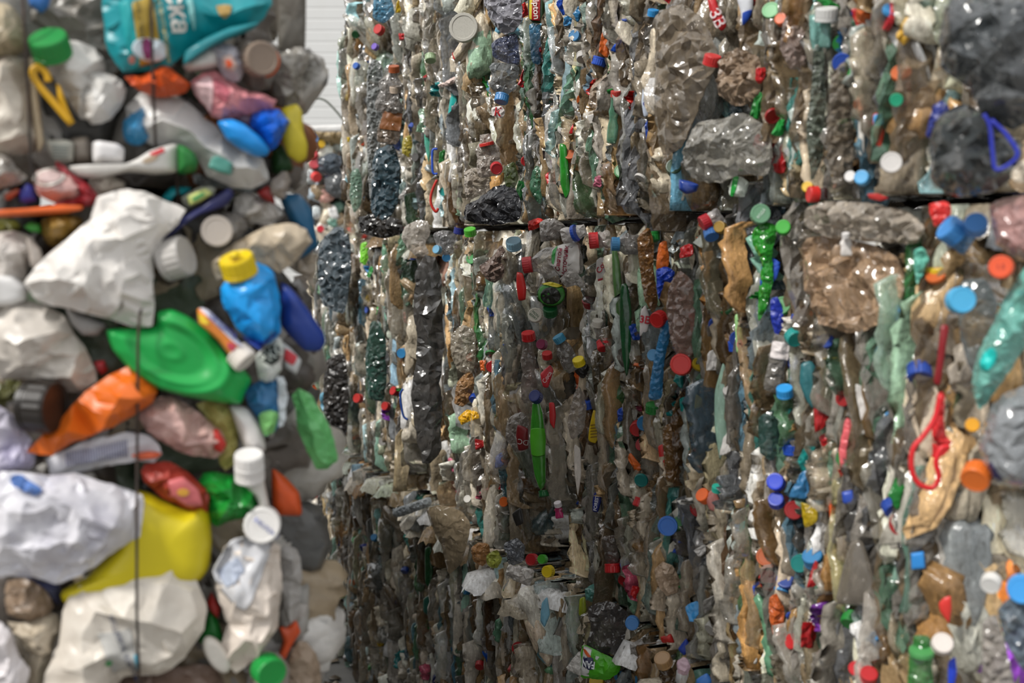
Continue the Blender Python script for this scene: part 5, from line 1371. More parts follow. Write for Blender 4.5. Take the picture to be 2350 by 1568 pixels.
orange = S('canister', 'crushed orange canister lying diagonally under the green one', 'canister', [(62, 1027), (92, 1000), (140, 960), (162, 928), (222, 880), (280, 842), (320, 852), (355, 870), (362, 900), (382, 916), (352, 921), (332, 936), (310, 956), (250, 986), (180, 1016), (110, 1046), (80, 1049), (68, 1040)], '#dd6a1c', .055, .028, rough=.35, dirt=.08, crum=.008, freq=11, nb=72, nr=14, p=6, bump=.08)
S('red_wrapper_scrap', 'dark red wrapper scrap above the orange canister', 'wrapper', [(215, 830), (240, 828), (248, 850), (235, 862), (222, 850)], '#9b1f26', .03, .006)
S('lilac_bag', 'white bag with faded lilac print beside the orange canister', 'bag', [(-40, 918), (28, 950), (72, 1010), (86, 1062), (60, 1080), (-40, 1098)], '#c9c4d2', .045, .02, crum=.014, freq=18, dirt=.7, stain='#6a5f96')
sh = S('barcode_sheet', 'white sheet printed with fine blue bar lines', 'sheet', [(108, 1052), (180, 1020), (250, 1000), (300, 993), (350, 1000), (378, 1030), (368, 1060), (300, 1062), (200, 1082), (120, 1088)], '#dcdce2', .04, .01, parts=True, crum=.006, freq=20)
for k in range(24):
    x = 150 + k * 6
    D(sh, [(x, 1037 - (x - 150) * .22), (x + 2.2, 1036 - (x - 150) * .22), (x + 6, 1074 - (x - 150) * .14), (x + 3.5, 1075 - (x - 150) * .14)], '#6b6f9c', name='bar', nb=10, nr=2, sharp=1)
S('orange_strip', 'orange strip under the bar line sheet'.replace('under', 'along'), 'strip', [(300, 1045), (340, 1036), (372, 1040), (360, 1052), (320, 1056)], '#cf5a34', .055, .005)
S('crushed_bottle', 'crushed pinkish clear bottle below the orange canister', 'bottle', [(312, 950), (360, 915), (402, 910), (442, 940), (500, 982), (532, 1022), (502, 1052), (430, 1042), (362, 1012)], '#d0aaa2', .035, .026, crum=.016, freq=18, rough=.25, dirt=.2, nb=56)
S('red_flap', 'small red flap between the pinkish bottle and the olive film', 'flap', [(480, 990), (500, 985), (520, 1020), (508, 1040), (490, 1030)], '#b62a20', .05, .008)
S('olive_bag', 'dull olive-yellow bag hanging under the green canister', 'bag', [(448, 925), (490, 922), (532, 930), (546, 990), (542, 1060), (512, 1085), (500, 1030), (480, 970)], '#a8a05a', .03, .018, crum=.012, freq=16, dirt=.25)
sh = S('cosmetic_bottle', 'white bottle shoulder curving beside the olive-yellow bag', 'bottle', [(526, 930), (566, 935), (600, 978), (610, 1030), (590, 1050), (560, 1030), (545, 988)], '#dedad6', .035, .026, parts=True, crum=.003)
sh = S('dairy_bottle', 'slim white bottle with a tall ribbed white cap', 'bottle', [(545, 1090), (600, 1085), (612, 1130), (622, 1185), (606, 1190), (585, 1140), (560, 1115)], '#d9d4cd', .04, .018, parts=True, crum=.002)
capped(sh, 571, 1042, (-.05, .95, .32), .0175, '#e9e6e3', w=.075)
capped(sh, 572, 1066, (-.05, .97, .25), .0178, '#e2dedb', w=.068, name='neck_ring')
sh = S('screw_lid', 'round white milk cap with faint blue print', 'cap', ell(600, 1208, 40, 40), '#e4e1dd', .045, .012, parts=True, p=8, crum=0, bump=.02)
capped(sh, 601, 1207, (-.16, .1, .98), .0225, '#e6e3df', w=.07)
writing(sh, 'молоко', 608, 1205, .0105, -42, mat('#6a76b4', .5, dirt=0, bump=0), sh.obj, sh.loc, lift=.0165)
S('mint_pouch', 'mint green pouch hanging into the aisle', 'pouch', [(672, 892), (698, 893), (735, 935), (760, 990), (778, 1052), (766, 1070), (728, 1081), (700, 1030), (680, 970)], '#66b56c', .01, .012, crum=.01, freq=13, rough=.3, dirt=.1)
S('sweets_bag', 'red and pink printed sweets bag', 'bag', [(318, 1066), (380, 1058), (432, 1085), (470, 1120), (487, 1162), (470, 1178), (420, 1166), (370, 1140), (334, 1106)], '#a8392c', .04, .022, parts=True, crum=.01, freq=20)
D(S('sweets_print', 'pink and yellow fruit print on the red sweets bag', 'label', [(385, 1105), (420, 1095), (455, 1125), (465, 1160), (430, 1162), (395, 1138)], '#cf6a6c', .066, .005, parts=True), ell(420, 1130, 14, 9), '#d9a03c', name='print')
S('green_bottle', 'folded dark green bottle between the sweets bag and the round milk cap', 'bottle', [(452, 1092), (500, 1084), (542, 1090), (576, 1115), (602, 1160), (586, 1180), (540, 1192), (500, 1212), (484, 1210), (478, 1150)], '#14852f', .035, .03, crum=.014, freq=13, rough=.3, dirt=.08, nb=56)
S('orange_bottle_edge', 'dark orange bottle rim at the corner below the mint pouch', 'bottle', [(624, 1075), (655, 1095), (686, 1130), (693, 1172), (690, 1184), (640, 1183), (624, 1160)], '#c64c16', .015, .014, crum=.004, dirt=.2)
S('printed_bag', 'big crumpled white bag with blue marks', 'bag', [(-40, 1098), (20, 1088), (90, 1085), (200, 1095), (310, 1130), (341, 1150), (320, 1230), (250, 1275), (160, 1342), (120, 1346), (50, 1322), (-40, 1332)], '#d9d7dc', .062, .026, parts=True, crum=.02, freq=15, dirt=.75, stain='#5a5878', nb=80, nr=16, p=5)
pb = S('blue_mark', 'blue smudged print on the crumpled white bag', 'label', [(20, 1095), (45, 1088), (75, 1108), (100, 1125), (80, 1140), (55, 1128), (30, 1115)], '#5f86cc', .087, .004, crum=.006)
S('canister', 'big smooth yellow canister in the lower bale', 'canister', [(305, 1128), (345, 1130), (372, 1146), (420, 1164), (446, 1164), (466, 1154), (482, 1175), (487, 1240), (482, 1300), (458, 1332), (400, 1345), (300, 1360), (152, 1388), (137, 1360), (200, 1325), (260, 1250)], '#d6c41c', .03, .034, rough=.35, dirt=.06, crum=.003, freq=9, nb=72, nr=14, p=5, bump=.05)
jug = S('milk_jug', 'large translucent white jug with creased sides and an eco mark', 'jug', [(140, 1396), (200, 1345), (300, 1300), (400, 1270), (436, 1310), (476, 1370), (479, 1420), (452, 1480), (410, 1536), (340, 1546), (275, 1556), (232, 1620), (90, 1620), (132, 1480)], '#d6cec2', .052, .03, parts=True, rough=.4, dirt=.4, crum=.009, freq=8, cell=.036, nb=80, nr=16, p=6, stain='#7a5a38', sharp=.85)
D(jug, [(222, 1452), (300, 1440), (318, 1535), (262, 1552)], '#b9b7b2', name='label', sharp=1)
D(jug, ell(250, 1520, 8, 8), '#3f9a58', name='eco_mark', lift=.003)
writing(jug, 'пищевой контейнер', 290, 1500, .011, -72, mat('#3a4058', .5, dirt=0, bump=0), jug.obj, jug.loc)
D(jug, [(306, 1498), (314, 1496), (322, 1540), (314, 1542)], '#4fa3bc', name='label_edge', lift=.003, sharp=1)
wb = S('dented_bottle', 'dented white bottle with a pale grey label', 'bottle', [(488, 1315), (510, 1272), (532, 1238), (572, 1234), (640, 1250), (649, 1320), (642, 1440), (602, 1490), (560, 1532), (522, 1550), (502, 1500), (530, 1440), (510, 1392)], '#d8ccc0', .045, .032, parts=True, crum=.014, freq=11, dirt=.2, nb=72, nr=14, p=5, stain='#a58a68')
D(wb, [(490, 1318), (532, 1244), (575, 1238), (632, 1252), (600, 1320), (560, 1402), (515, 1370)], '#c9c9cc', name='label')
D(wb, [(505, 1320), (545, 1280), (560, 1310), (520, 1350)], '#a9b2c4', name='label_print', lift=.003)
S('grey_strip_film', 'grey film strip beside the dented white bottle', 'film', [(642, 1250), (690, 1262), (694, 1340), (682, 1420), (655, 1470), (644, 1440), (650, 1330)], '#a09c98', .01, .01, crum=.01)
S('green_shard', 'green shard between the large jug and the dented bottle', 'shard', [(455, 1470), (480, 1402), (500, 1420), (515, 1470), (525, 1490), (500, 1500), (480, 1490)], '#136a24', .02, .012)
S('red_shard', 'dark red shard above the green shard', 'shard', [(474, 1385), (486, 1358), (506, 1395), (500, 1420), (484, 1405)], '#9f2620', .025, .008)
S('jar_lid', 'cream jar lid seen edge-on beside the large jug', 'lid', ell(497, 1502, 48, 24, 58), '#d8d2c8', .045, .01, p=7, crum=0)
S('clear_bottle_base', 'clear bottle base behind the green cap', 'bottle', [(560, 1500), (600, 1490), (640, 1500), (665, 1530), (660, 1600), (580, 1600), (570, 1540)], '#9b948b', .02, .02, parts=True, clear=.2, crum=.008)
sh = S('capped_bottle', 'beige bottle neck closed with a bright green cap', 'bottle', [(578, 1520), (605, 1505), (630, 1510), (640, 1560), (620, 1610), (585, 1610)], '#c9bfae', .03, .02, parts=True)
capped(sh, 625, 1548, (.25, -.1, .95), .0195, '#14933e', w=.075)
S('orange_scrap', 'torn orange scrap at the corner of the lower bale', 'scrap', [(640, 1440), (662, 1438), (680, 1424), (690, 1450), (668, 1485), (652, 1518), (638, 1510), (650, 1475)], '#c94a1a', .015, .008, crum=.004, sharp=.9)
S('brown_film_bag', 'brown-grey film bag at the foot of the stack corner', 'bag', [(665, 1500), (690, 1468), (712, 1480), (736, 1530), (730, 1600), (670, 1600), (655, 1550)], '#94816e', .01, .012, crum=.01, dirt=.4)
S('grey_carton_strip', 'thin grey strip hanging above the brown-grey film bag', 'strip', [(676, 1384), (706, 1388), (696, 1470), (684, 1470), (668, 1430)], '#a39d97', -.01, .006, sharp=.9)
S('brown_crumple', 'brown crumpled wrapper below the white printed bag', 'wrapper', [(10, 1340), (50, 1325), (90, 1345), (125, 1385), (110, 1415), (60, 1425), (15, 1410)], '#8f7a66', .03, .016, crum=.016)
S('navy_scrap', 'navy blue scrap under the white printed bag', 'scrap', [(60, 1325), (100, 1338), (140, 1345), (138, 1390), (110, 1372), (80, 1350)], '#232a48', .02, .008)
S('cream_jug', 'cream film and jug side at the foot of the lower bale', 'jug', [(10, 1425), (60, 1430), (125, 1400), (140, 1430), (122, 1500), (90, 1600), (50, 1600), (70, 1500)], '#b9ac98', .03, .02, crum=.016, freq=16)
S('torn_bag', 'torn white bag at the foot of the stack', 'bag', [(-40, 1410), (20, 1440), (42, 1500), (68, 1530), (60, 1570), (40, 1620), (-40, 1620)], '#d3cdce', .05, .016, crum=.014, freq=18)
S('brown_wrapper', 'reddish brown wrapper under the large white jug', 'wrapper', [(250, 1560), (330, 1546), (410, 1536), (450, 1520), (520, 1555), (500, 1620), (240, 1620)], '#7b6558', .02, .02, crum=.016)

MADE = {}
for fn, args, kw in [(x[0], x[1], x[2] if len(x) > 2 else {}) for x in FEAT]:
    kw = dict(kw)
    kw.pop('ref', None); kw.pop('key', None)
    MADE[args[0] if fn in (WB, WC) else args[1]] = fn(*args, **kw)


def W_(txt, label, px, py, size, rot, color, **kw):
    sh = MADE[label]
    writing(sh, txt, px, py, size, rot, mat(color, .5, dirt=.1, bump=0), sh.obj, sh.loc, lift=kw.pop('lift', .0025), **kw)


tea = MADE['dark green tea bottle with a red and yellow label']
D(tea, [(1216, -12), (1223, -12), (1220, 46), (1214, 44)], '#d8c23a', name='label_stripe', sharp=1)
D(tea, [(1223, -12), (1241, -12), (1239, 48), (1220, 47)], '#a81c22', name='label', sharp=1)
W_('Lipton', 'dark green tea bottle with a red and yellow label', 1231, 18, .021, -87, '#e8dcd4', bold=.0004, lift=.004)
wl_ = MADE['clear water bottle with a red cap and red lettering']
D(wl_, [(1266, 572), (1290, 560), (1326, 560), (1330, 628), (1280, 632), (1268, 610)], '#d8d4ce', name='label')
W_('Святой', 'clear water bottle with a red cap and red lettering', 1284, 596, .0145, 84, '#8a1c34', bold=.0003, lift=.004, squash=1.0)
W_('Источник', 'clear water bottle with a red cap and red lettering', 1298, 600, .0145, 84, '#8a1c34', bold=.0003, lift=.004)
D(wl_, [(1268, 575), (1278, 564), (1276, 580), (1272, 608), (1267, 600)], '#3f9a4a', name='label_leaf', lift=.003)
lime = MADE['lime green label with an upside-down print']
D(lime, [(1338, 1484), (1356, 1492), (1352, 1545), (1332, 1552)], '#d8d8d4', name='label_edge', sharp=.8)
D(lime, [(1338, 1508), (1352, 1506), (1362, 1513), (1361, 1536), (1352, 1537), (1338, 1531)], '#1a1f4c', name='print', lift=.002, sharp=.9)
D(lime, [(1336, 1490), (1344, 1492), (1357, 1508), (1350, 1508), (1342, 1500)], '#d8602c', name='label_swirl', lift=.003)
D(lime, [(1334, 1545), (1352, 1549), (1351, 1554), (1333, 1551)], '#d8d8d4', name='label_strip', lift=.003, sharp=.9)
D(lime, [(1367, 1506), (1375, 1509), (1371, 1515), (1366, 1513)], '#b8c4b8', name='label_mark', lift=.003, sharp=.9)
lime.last = [c for c in lime.obj.children if c.name.startswith('print')][0]
W_('FAN', 'lime green label with an upside-down print', 1351, 1523, .0215, 176, '#e6eaee', bold=.0007, lift=.004, squash=.72)
forest = 'dark blue label with white letters in the middle row'
W_('FOREST', forest, 1369, 1154, .0105, 82, '#e4e4ea', bold=.0002, lift=.004)
D(MADE[forest], ell(1375, 1133, 5, 6), '#d8e4d8', name='print_leaf', lift=.003)
wc = MADE['white cap with green lettering']


def on_disc(o, txt, size, color, dy=0.0, rot=0.0):
    v, f = text_geo(txt, size)
    a = rot
    x = v[:, 0] * math.cos(a) - (v[:, 1] + dy) * math.sin(a); y = v[:, 0] * math.sin(a) + (v[:, 1] + dy) * math.cos(a)
    k = o.matrix_world.to_quaternion()
    link('lettering', mk_mesh('lettering', np.c_[x, y, np.full(len(x), 0.03)], f, mat(color, .5, dirt=.1, bump=0), smooth=False), o)


def upright(o):
    """Turn a disc about its own axis so that its lettering stands level."""
    m = o.matrix_world.copy(); z = m.col[2].xyz.normalized()
    y = (ZV - z * ZV.dot(z)).normalized(); x = y.cross(z); s = m.col[2].xyz.length
    o.matrix_world = Matrix(((x.x * s, y.x * s, z.x * s, m[0][3]), (x.y * s, y.y * s, z.y * s, m[1][3]), (x.z * s, y.z * s, z.z * s, m[2][3]), (0, 0, 0, 1)))


for lab_, lines, col_ in (('white cap with green lettering', (('MON', .5, .16), ('BERRY', .46, -.3)), '#17552c'),
                          ('green cap facing out on a green bottle at the seam', (('вода', .5, 0),), '#cfe0d2'),
                          ('big orange-red cap with a stamp', (('1.5', .6, 0),), '#8a2c2c')):
    o = MADE[lab_]; upright(o)
    for tx, sz, dy in lines:
        on_disc(o, tx, sz, col_, dy, -0.7 if len(lines) > 1 else (0.9 if tx == 'вода' else 0.0))
W_('ЗВ', 'red label strip with white letters near the top edge', 1645, 42, .026, -64, '#f0dfe0', bold=.0004)
W_('DC', 'dark red label with silver letters', 1201, 1014, .019, 172, '#c8c4c0')
W_('К', 'white and red lettered wrapper under the upside-down jar', 1142, 258, .026, -8, '#b01c22', bold=.0008)
W_('Coo', 'white label with red script and a red foot', 1381, 612, .017, 58, '#9a1c2a', bold=.0004)
D(MADE['white label with red script and a red foot'], [(1372, 641), (1389, 636), (1390, 640), (1373, 646)], '#b83a40', name='label_foot', sharp=.9)
W_('O', 'white and blue lettered wrapper strip', 1482, 239, .012, 0, '#2a2a86', bold=.0004)
D(MADE['white and blue lettered wrapper strip'], [(1482, 190), (1494, 182), (1499, 215), (1492, 212)], '#2a7ab8', name='label_patch')
W_('3В', 'white label with red strokes beside a red cap', 1481, 735, .02, -10, '#c8283a', bold=.0006)
W_('Coca', 'red swash label on a clear bottle', 1256, 866, .014, 58, '#efe6e4')
D(MADE['white label with a blue corner near the top edge'], [(1704, 30), (1727, 22), (1718, 44), (1704, 58)], '#1f4ab0', name='print')
D(MADE['green and white label under the large crushed tray'], [(1683, 404), (1696, 406), (1684, 450), (1675, 448)], '#1f9a3c', name='print')
D(MADE['blue and red pointed wrapper'], [(2005, 264), (2026, 260), (2028, 286), (2005, 288)], '#3a9ad8', name='print')
ring = MADE['bottle base ringed by a green and yellow label']
D(ring, ell(1264, 676, 32, 28), '#3f8a34', name='label', nr=4)
D(ring, ell(1264, 679, 23, 20), '#23261f', name='base', lift=.003)
D(ring, [(1240, 652), (1262, 647), (1290, 655), (1280, 660), (1256, 655)], '#d8c824', name='print', lift=.004)
gb = MADE['bright green bottle standing upright in the dark gap']
D(gb, [(1218, 985), (1250, 985), (1250, 1045), (1219, 1045)], '#57b52c', name='label')
yp = MADE['yellow printed packet under the clear spindle-shaped bottle']
for k in range(5):
    D(yp, [(1354, 975 + 7 * k), (1374, 973 + 7 * k), (1374, 975 + 7 * k), (1354, 977 + 7 * k)], '#7a5a1c', name='print_line', nb=10, nr=2, sharp=1)
D(MADE['pale green and pink printed label strip'], ell(1698, 790, 7, 12), '#e07a90', name='print')
D(MADE['mint and turquoise bottle lying diagonally'], ell(2268, 825, 18, 30, 30), '#1fc8c0', name='print')
D(MADE['big grey bottle bulging at the edge with an orange cap'], [(2262, 1075), (2278, 1060), (2300, 1100), (2290, 1110)], '#34345c', name='neck_band')

# ------------------------------------------------------------------ countable bottles, caps and scraps pressed into the bales
rr = np.random.RandomState(5)
M_PETO = mat('obj', 0.1, clear=0.65, dirt=0.3, bump=0.5, scale=70, spec=0.8, streak=0.6, kind='clear_bottle')
M_SCR = mat('obj', 0.3, dirt=0.25, bump=0.3, scale=50, kind='scrap')


def flat_bottle(seed, nq=16, ns=18):
    """A bottle pressed flat edge-on: local x thin (baling direction), y its width, z its height; neck at the top."""
    r = np.random.RandomState(seed)
    Hh, Wd, T = 0.20 + .06 * r.rand(), 0.075 + .02 * r.rand(), 0.018 + .012 * r.rand()
    s = np.concatenate([np.linspace(0, .72, ns - 6), np.linspace(.78, .9, 3), np.linspace(.93, 1, 3)])
    v = []
    for t in s:
        if t <= .04: k = .8
        elif t < .72: k = 1 - .12 * math.sin(t * 9 + r.rand())
        elif t < .92: k = 1 + (0.3 - 1) * ((t - .72) / .2) ** 1.2
        else: k = .3
        neck = t >= .92
        a = np.linspace(0, 2 * math.pi, nq, endpoint=False)
        ww = (0.0115 if neck else Wd / 2 * k); tt = (0.0115 if neck else T / 2 * (0.7 + .5 * r.rand()))
        x = np.sign(np.cos(a)) * np.abs(np.cos(a)) ** .8 * tt; y = np.sin(a) * ww
        if not neck:
            x += (r.rand(nq) - .5) * .014 + .006 * math.sin(t * 8 + seed); y += (r.rand(nq) - .5) * .010
        v += [(x[i], y[i], (t - .5) * Hh) for i in range(nq)]
    f = []
    for i in range(ns - 1):
        for j in range(nq):
            f.append((i * nq + j, i * nq + (j + 1) % nq, (i + 1) * nq + (j + 1) % nq, (i + 1) * nq + j))
    f.append(tuple(range(nq))[::-1]); f.append(tuple(range((ns - 1) * nq, ns * nq)))
    return mk_mesh('flat_bottle', v, f, M_PETO, smooth=False), Hh, Wd


FB = [flat_bottle(s) for s in range(8)]


def scrap_mesh(seed):
    r = np.random.RandomState(seed)
    P = [(sx * r.uniform(.006, .016), sy * r.uniform(.008, .022)) for sx, sy in ((-1, -1), (1, -1), (1, 1), (-1, 1))]
    s = Shell(Frame((0, 0, 0), (0, -1, 0)), P, 0, .003, .002, crum=.008, freq=70, seed=seed, nb=20, nr=4, sharp=.95, local=True)
    return mk_mesh('scrap', s.world(), s.f, M_SCR)


SM = [scrap_mesh(90 + s) for s in range(8)]
CC = [('red', '#c8262a'), ('blue', '#2350b8'), ('sky blue', '#3f96d4'), ('white', '#d8d4cf'), ('green', '#2a9440'), ('orange', '#dc6a2a'), ('yellow', '#d8b822'),
      ('dark green', '#14582c'), ('teal', '#1f9a94'), ('pink', '#d0708a'), ('navy', '#1f2a78')]
BC = [('clear', '#9c968e'), ('greyish clear', '#84868a'), ('brownish clear', '#8a7860'), ('pale blue', '#6f9ab0'), ('pale green', '#6f9a80'), ('green', '#3a7a44'), ('turquoise', '#4fa8a0'), ('brown', '#6a4c2c'), ('smoky', '#5c5a58')]
WGT = {2: (800, 2340, -10, 450), 1: (730, 2340, 540, 1540), 0: (730, 2340, 1040, 1590)}


def where(px, py, room):
    best = sorted(REFS, key=lambda t: (t[1] - px) ** 2 + ((t[2] - py) * .9) ** 2)[0]
    dx, dy = px - best[1], py - best[2]
    rel = 'beside' if abs(dx) > abs(dy) else ('just above' if dy < 0 else 'just below')
    w = best[0].split()
    ph = ' '.join(w[:room - len(rel.split()) - 1])
    while ph.split()[-1] in ('the', 'a', 'an', 'of', 'in', 'on', 'at', 'with', 'and', 'under', 'its', 'to', 'from', 'beside', 'above', 'below', 'behind', 'over', 'near', 'beneath', 'by', 'into', 'white', 'red', 'dark', 'clear', 'blue', 'green', 'long', 'top', 'very', 'bare', 'far', 'big', 'upper', 'lower', 'middle', 'round', 'torn', 'orange', 'pale', 'black', 'seen', 'hanging', 'lying', 'low', 'silver', 'brown', 'pink', 'printed'):
        ph = ' '.join(ph.split()[:-1])
    return f'{rel} the {ph}'


USED = []
GROUPS = {}


def sample_spot():
    for _ in range(400):
        row = rr.choice([2, 1, 0], p=[.36, .46, .18])
        x0, x1, y0, y1 = WGT[row]
        px, py = rr.uniform(x0, x1), rr.uniform(y0, y1)
        if row_of(px, py) != row or in_box(px, py, 3):
            continue
        k = bale_of(px, py); b = BALES[k]
        p = hit(px, py, W0 + NV * UO[k], NV)
        u = (p - W0).dot(DV)
        if not (b['u0'] + .05 < u < b['u1'] - .02 and b['z0'] + .06 < p.z < b['z1'] - .05):
            continue
        d = 15 + 18 * (px - 700) / 1600
        if any((px - a) ** 2 + (py - c) ** 2 < d * d for a, c in USED):
            continue
        USED.append((px, py))
        return px, py, p, k
    return None


def finish(o, label, cat):
    g = GROUPS.setdefault(label, [])
    g.append(o)
    o['label'] = label; o['category'] = cat


ROTZ = math.atan2(DV.y, DV.x)
for i in range(170):
    s = sample_spot()
    if not s:
        break
    px, py, p, k = s
    me, hh, wd = FB[rr.randint(len(FB))]
    bn, bc = BC[rr.choice(len(BC), p=[.26, .16, .2, .09, .09, .05, .04, .06, .05])]
    flip = rr.rand() < .5
    o = link('crushed_bottle', None)
    o.location = p + NV * (rr.uniform(.004, .026) - wd / 2)
    o.rotation_euler = (rr.normal(0, .12) + (math.pi if flip else 0), rr.normal(0, .14), ROTZ)
    b = link('body', me, o, color=np.array(lin(bc)) * rr.uniform(.8, 1.3))
    cap = rr.rand() < .45
    if cap:
        cn, cc = CC[rr.choice(len(CC), p=[.24, .2, .12, .12, .08, .07, .06, .04, .03, .02, .02])]
        c = link('cap', CAP_ME, o, color=lin(cc))
        c.matrix_basis = Matrix.Translation((0, 0, hh / 2 + .008)) @ Matrix.Diagonal((.0155,) * 3 + (1,))
    lb = f'{bn} flattened bottle{" with a " + cn + " cap" if cap else ""}'
    finish(o, f'{lb} {where(px, py, 16 - len(lb.split()))}', 'bottle')
for i in range(120):
    s = sample_spot()
    if not s:
        break
    px, py, p, k = s
    cn, cc = CC[rr.choice(len(CC), p=[.26, .19, .13, .13, .08, .07, .05, .03, .03, .02, .01])]
    o = link('bottle_cap', CAP_ME if rr.rand() < .7 else LID_ME, color=np.array(lin(cc)) * rr.uniform(.45, .9))
    ax = (NV * rr.uniform(.1, 1) - DV * rr.uniform(.1, 1.1) + ZV * rr.normal(0, .6)).normalized()
    o.matrix_world = axis_matrix(p + NV * rr.uniform(.004, .022), ax, rr.uniform(.0125, .0165), rr.rand() * 6)
    finish(o, f'loose {cn} cap {where(px, py, 12)}', 'cap')
for i in range(120):
    s = sample_spot()
    if not s:
        break
    px, py, p, k = s
    cn, cc = CC[rr.choice(len(CC), p=[.2, .16, .1, .2, .09, .08, .07, .02, .04, .02, .02])]
    o = link('label_scrap', SM[rr.randint(len(SM))], color=np.array(lin(cc)) * rr.uniform(.55, 1.0))
    o.location = p + NV * rr.uniform(.0, .022)
    o.rotation_euler = (rr.normal(0, .25), rr.normal(0, .35), TH + rr.uniform(-1.2, .1))
    o.scale = (rr.uniform(.6, 1.2), 1, rr.uniform(.7, 1.5))
    finish(o, f'{cn} torn label scrap {where(px, py, 11)}', 'label')
for lb, g in GROUPS.items():
    if len(g) > 1:
        for o in g:
            o['group'] = lb.replace('bottle ', 'bottles ').replace('cap ', 'caps ', 1).replace('scrap ', 'scraps ')

# ------------------------------------------------------------------ the stack far behind, the weed on it, litter on the ground
FO = EYE + ray(752, 590) * 7.0
FARF = Frame((FO.x, FO.y, 0), -DV)


def far_bale(label, z0, z1, seed):
    r = np.random.RandomState(seed)
    x0 = FARF.un([(707, 590)])[0][0]; x1 = x0 + 1.1
    base = FARF.o.copy(); base.z = 0
    t = thing('bale', label, 'bale', base, None)
    cv = Matrix(((AV.x, DV.x, 0, 0), (AV.y, DV.y, 0, 0), (0, 0, 1, 0), (0, 0, 0, 1)))
    t.matrix_world = Matrix.Translation(base) @ cv
    link('core', core_mesh((x0 + .05, .06, z0 + .02), (x1, .9, z1 - .03), M_CORE, seed), t)
    n = 150
    x = r.uniform(x0, x0 + .6, n); y = r.uniform(z0 + .02, z1 - .02, n)
    v, f, c = patches(r, x, y, r.uniform(.05, .12, n), r.uniform(.05, .16, n), r.uniform(-.03, .02, n), pick_cols(r, n, .12, .2, .05), r.rand(n) * 6.3, crum=.02)
    v = np.c_[v[:, 0], -v[:, 2], np.clip(v[:, 1], z0 + .002, z1 - .002)]
    o = link('pressed_plastic', mk_mesh('pressed_plastic', v, f, M_PRESS, False, c), t); o['kind'] = 'stuff'
    return t


ZT = 1.618 + 7.0 * 300 / FPX - .02
far_bale('far bale topped by a white sheet in front of the building', ZT - .8, ZT, 301)
far_bale('lower far bale hidden behind the wall of bales', ZT - 1.62, ZT - .82, 302)
far_bale('bottom far bale standing on the ground', 0.0, ZT - 1.64, 303)


def far(fn, *a, **k):
    return fn(*a, **k)


def FC(label, x, y, r, color, face=(0, .1, 1)):
    a = FARF.un([(x, y)], .05)[0]
    o = link('bottle_cap', CAP_ME, color=lin(color))
    o.matrix_world = axis_matrix(FARF.o + FARF.x * a[0] + FARF.y * a[1] + FARF.n * .05, FARF.x * face[0] + FARF.y * face[1] + FARF.n * face[2], r / 373, 1.0)
    tag(o, label, 'cap')


S('cover_sheet', 'white sheet lying on top of the far bale', 'sheet', [(706, 290), (800, 286), (860, 288), (860, 300), (780, 303), (712, 302)], '#f2f0ec', .09, .01, fr=FARF, dirt=.05)
S('film', 'beige film fold under the white sheet of the far bale', 'film', [(722, 302), (800, 300), (810, 325), (770, 330), (730, 320)], '#a8936c', .04, .03, fr=FARF, crum=.03)
FC('sky blue cap on the far bale', 722, 318, 9, '#5a96d0')
FC('yellow cap on the far bale', 738, 330, 9, '#e0b41c')
FC('first red cap on the far bale, under the sky blue one', 716, 352, 11, '#d03040', (-.4, .2, .8))
FC('lower pink-red cap on the far bale', 722, 375, 11, '#cf5058')
FC('bright red cap on the far bale beside the grey bottles', 781, 374, 11, '#c82a30')
FC('red open cap low on the far bale', 728, 408, 11, '#d8403c', (.2, -.3, .8))
FC('small red cap beside the pale film edge', 736, 525, 8, '#d02a3a')
S('crushed_bottle', 'dark grey bottle lying on the far bale', 'bottle', [(728, 365), (760, 350), (790, 362), (800, 385), (770, 400), (735, 395)], '#4a5560', .05, .03, fr=FARF, clear=.1, rough=.15, crum=.02)
S('crushed_bottle', 'smoky bottle low on the far bale', 'bottle', [(745, 410), (780, 395), (810, 405), (810, 450), (770, 455), (748, 440)], '#5f6264', .05, .03, fr=FARF, clear=.1, rough=.15, crum=.02)
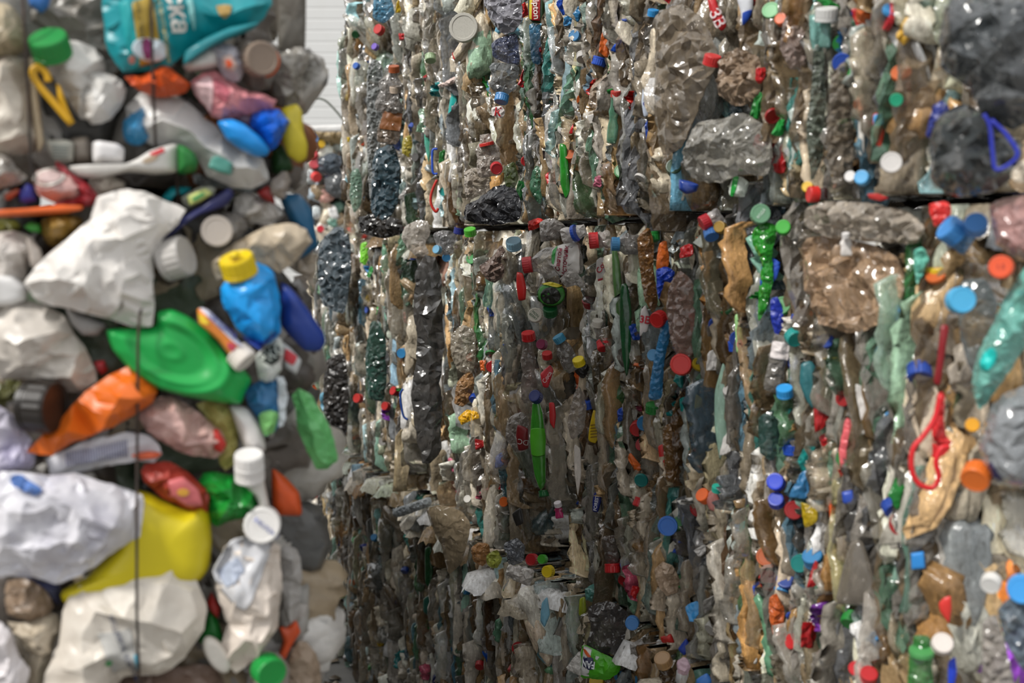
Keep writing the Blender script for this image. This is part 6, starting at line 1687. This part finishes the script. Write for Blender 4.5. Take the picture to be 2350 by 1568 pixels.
wp = [FARF.un([q], .1)[0] for q in [(798, 292), (785, 272), (765, 248), (745, 230), (722, 224)]]
wl0 = FARF.o + FARF.n * .1
ws = [wl0 + FARF.x * q[0] + FARF.y * q[1] for q in wp]
tag(link('weed', tube_mesh('weed', [q - ws[0] for q in ws], .006, mat('#4a5240', .7, dirt=.2, bump=.1, kind='plant')), loc=ws[0]), 'dry weed stalk bending over the far bale', 'plant')

# litter on the ground at the foot of the aisle
lit = np.random.RandomState(9)
for i in range(26):
    px, py = lit.uniform(690, 800), lit.uniform(1470, 1600)
    g = hit(px, py, Vector((0, 0, 0)), ZV)
    o = link('litter_scrap', SM[lit.randint(len(SM))], color=np.array(lin(['#4a3f30', '#5a4a34', '#39352e', '#6a5a40', '#8a8478'][lit.randint(5)])))
    o.location = (g.x, g.y, .008); o.rotation_euler = (math.pi / 2 + lit.normal(0, .25), 0, lit.rand() * 6); o.scale = (1.4, 1, 1.2)
    tag(o, 'brown scrap of litter on the concrete at the foot of the bales', 'litter', 'scraps of litter on the concrete')
GF = Frame(EYE + ray(715, 1300) * 5.2, -DV)
S('plastic_bag', 'pale yellow bag with a red print at the end of the aisle', 'bag', [(690, 1330), (712, 1300), (732, 1275), (736, 1330), (738, 1390), (720, 1400), (700, 1395)], '#cfbf8a', 0, .06, fr=GF, crum=.03, freq=12)
D(S('red_print_scrap', 'red print patch on the pale yellow bag', 'label', [(714, 1335), (728, 1330), (734, 1350), (726, 1362), (716, 1352)], '#a83428', .07, .005, fr=GF, parts=True), [(718, 1338), (727, 1336), (729, 1346), (720, 1348)], '#c8604a', name='print')
S('film', 'beige film bundle at the end of the aisle', 'film', [(668, 1200), (700, 1195), (722, 1215), (726, 1270), (705, 1300), (680, 1290)], '#8f846e', -.1, .1, fr=GF, crum=.04, freq=10)
S('film', 'dark grey film at the foot of the pale yellow bag', 'film', [(690, 1400), (740, 1392), (745, 1440), (720, 1475), (690, 1470)], '#4f5052', .0, .08, fr=GF, crum=.03, freq=12)
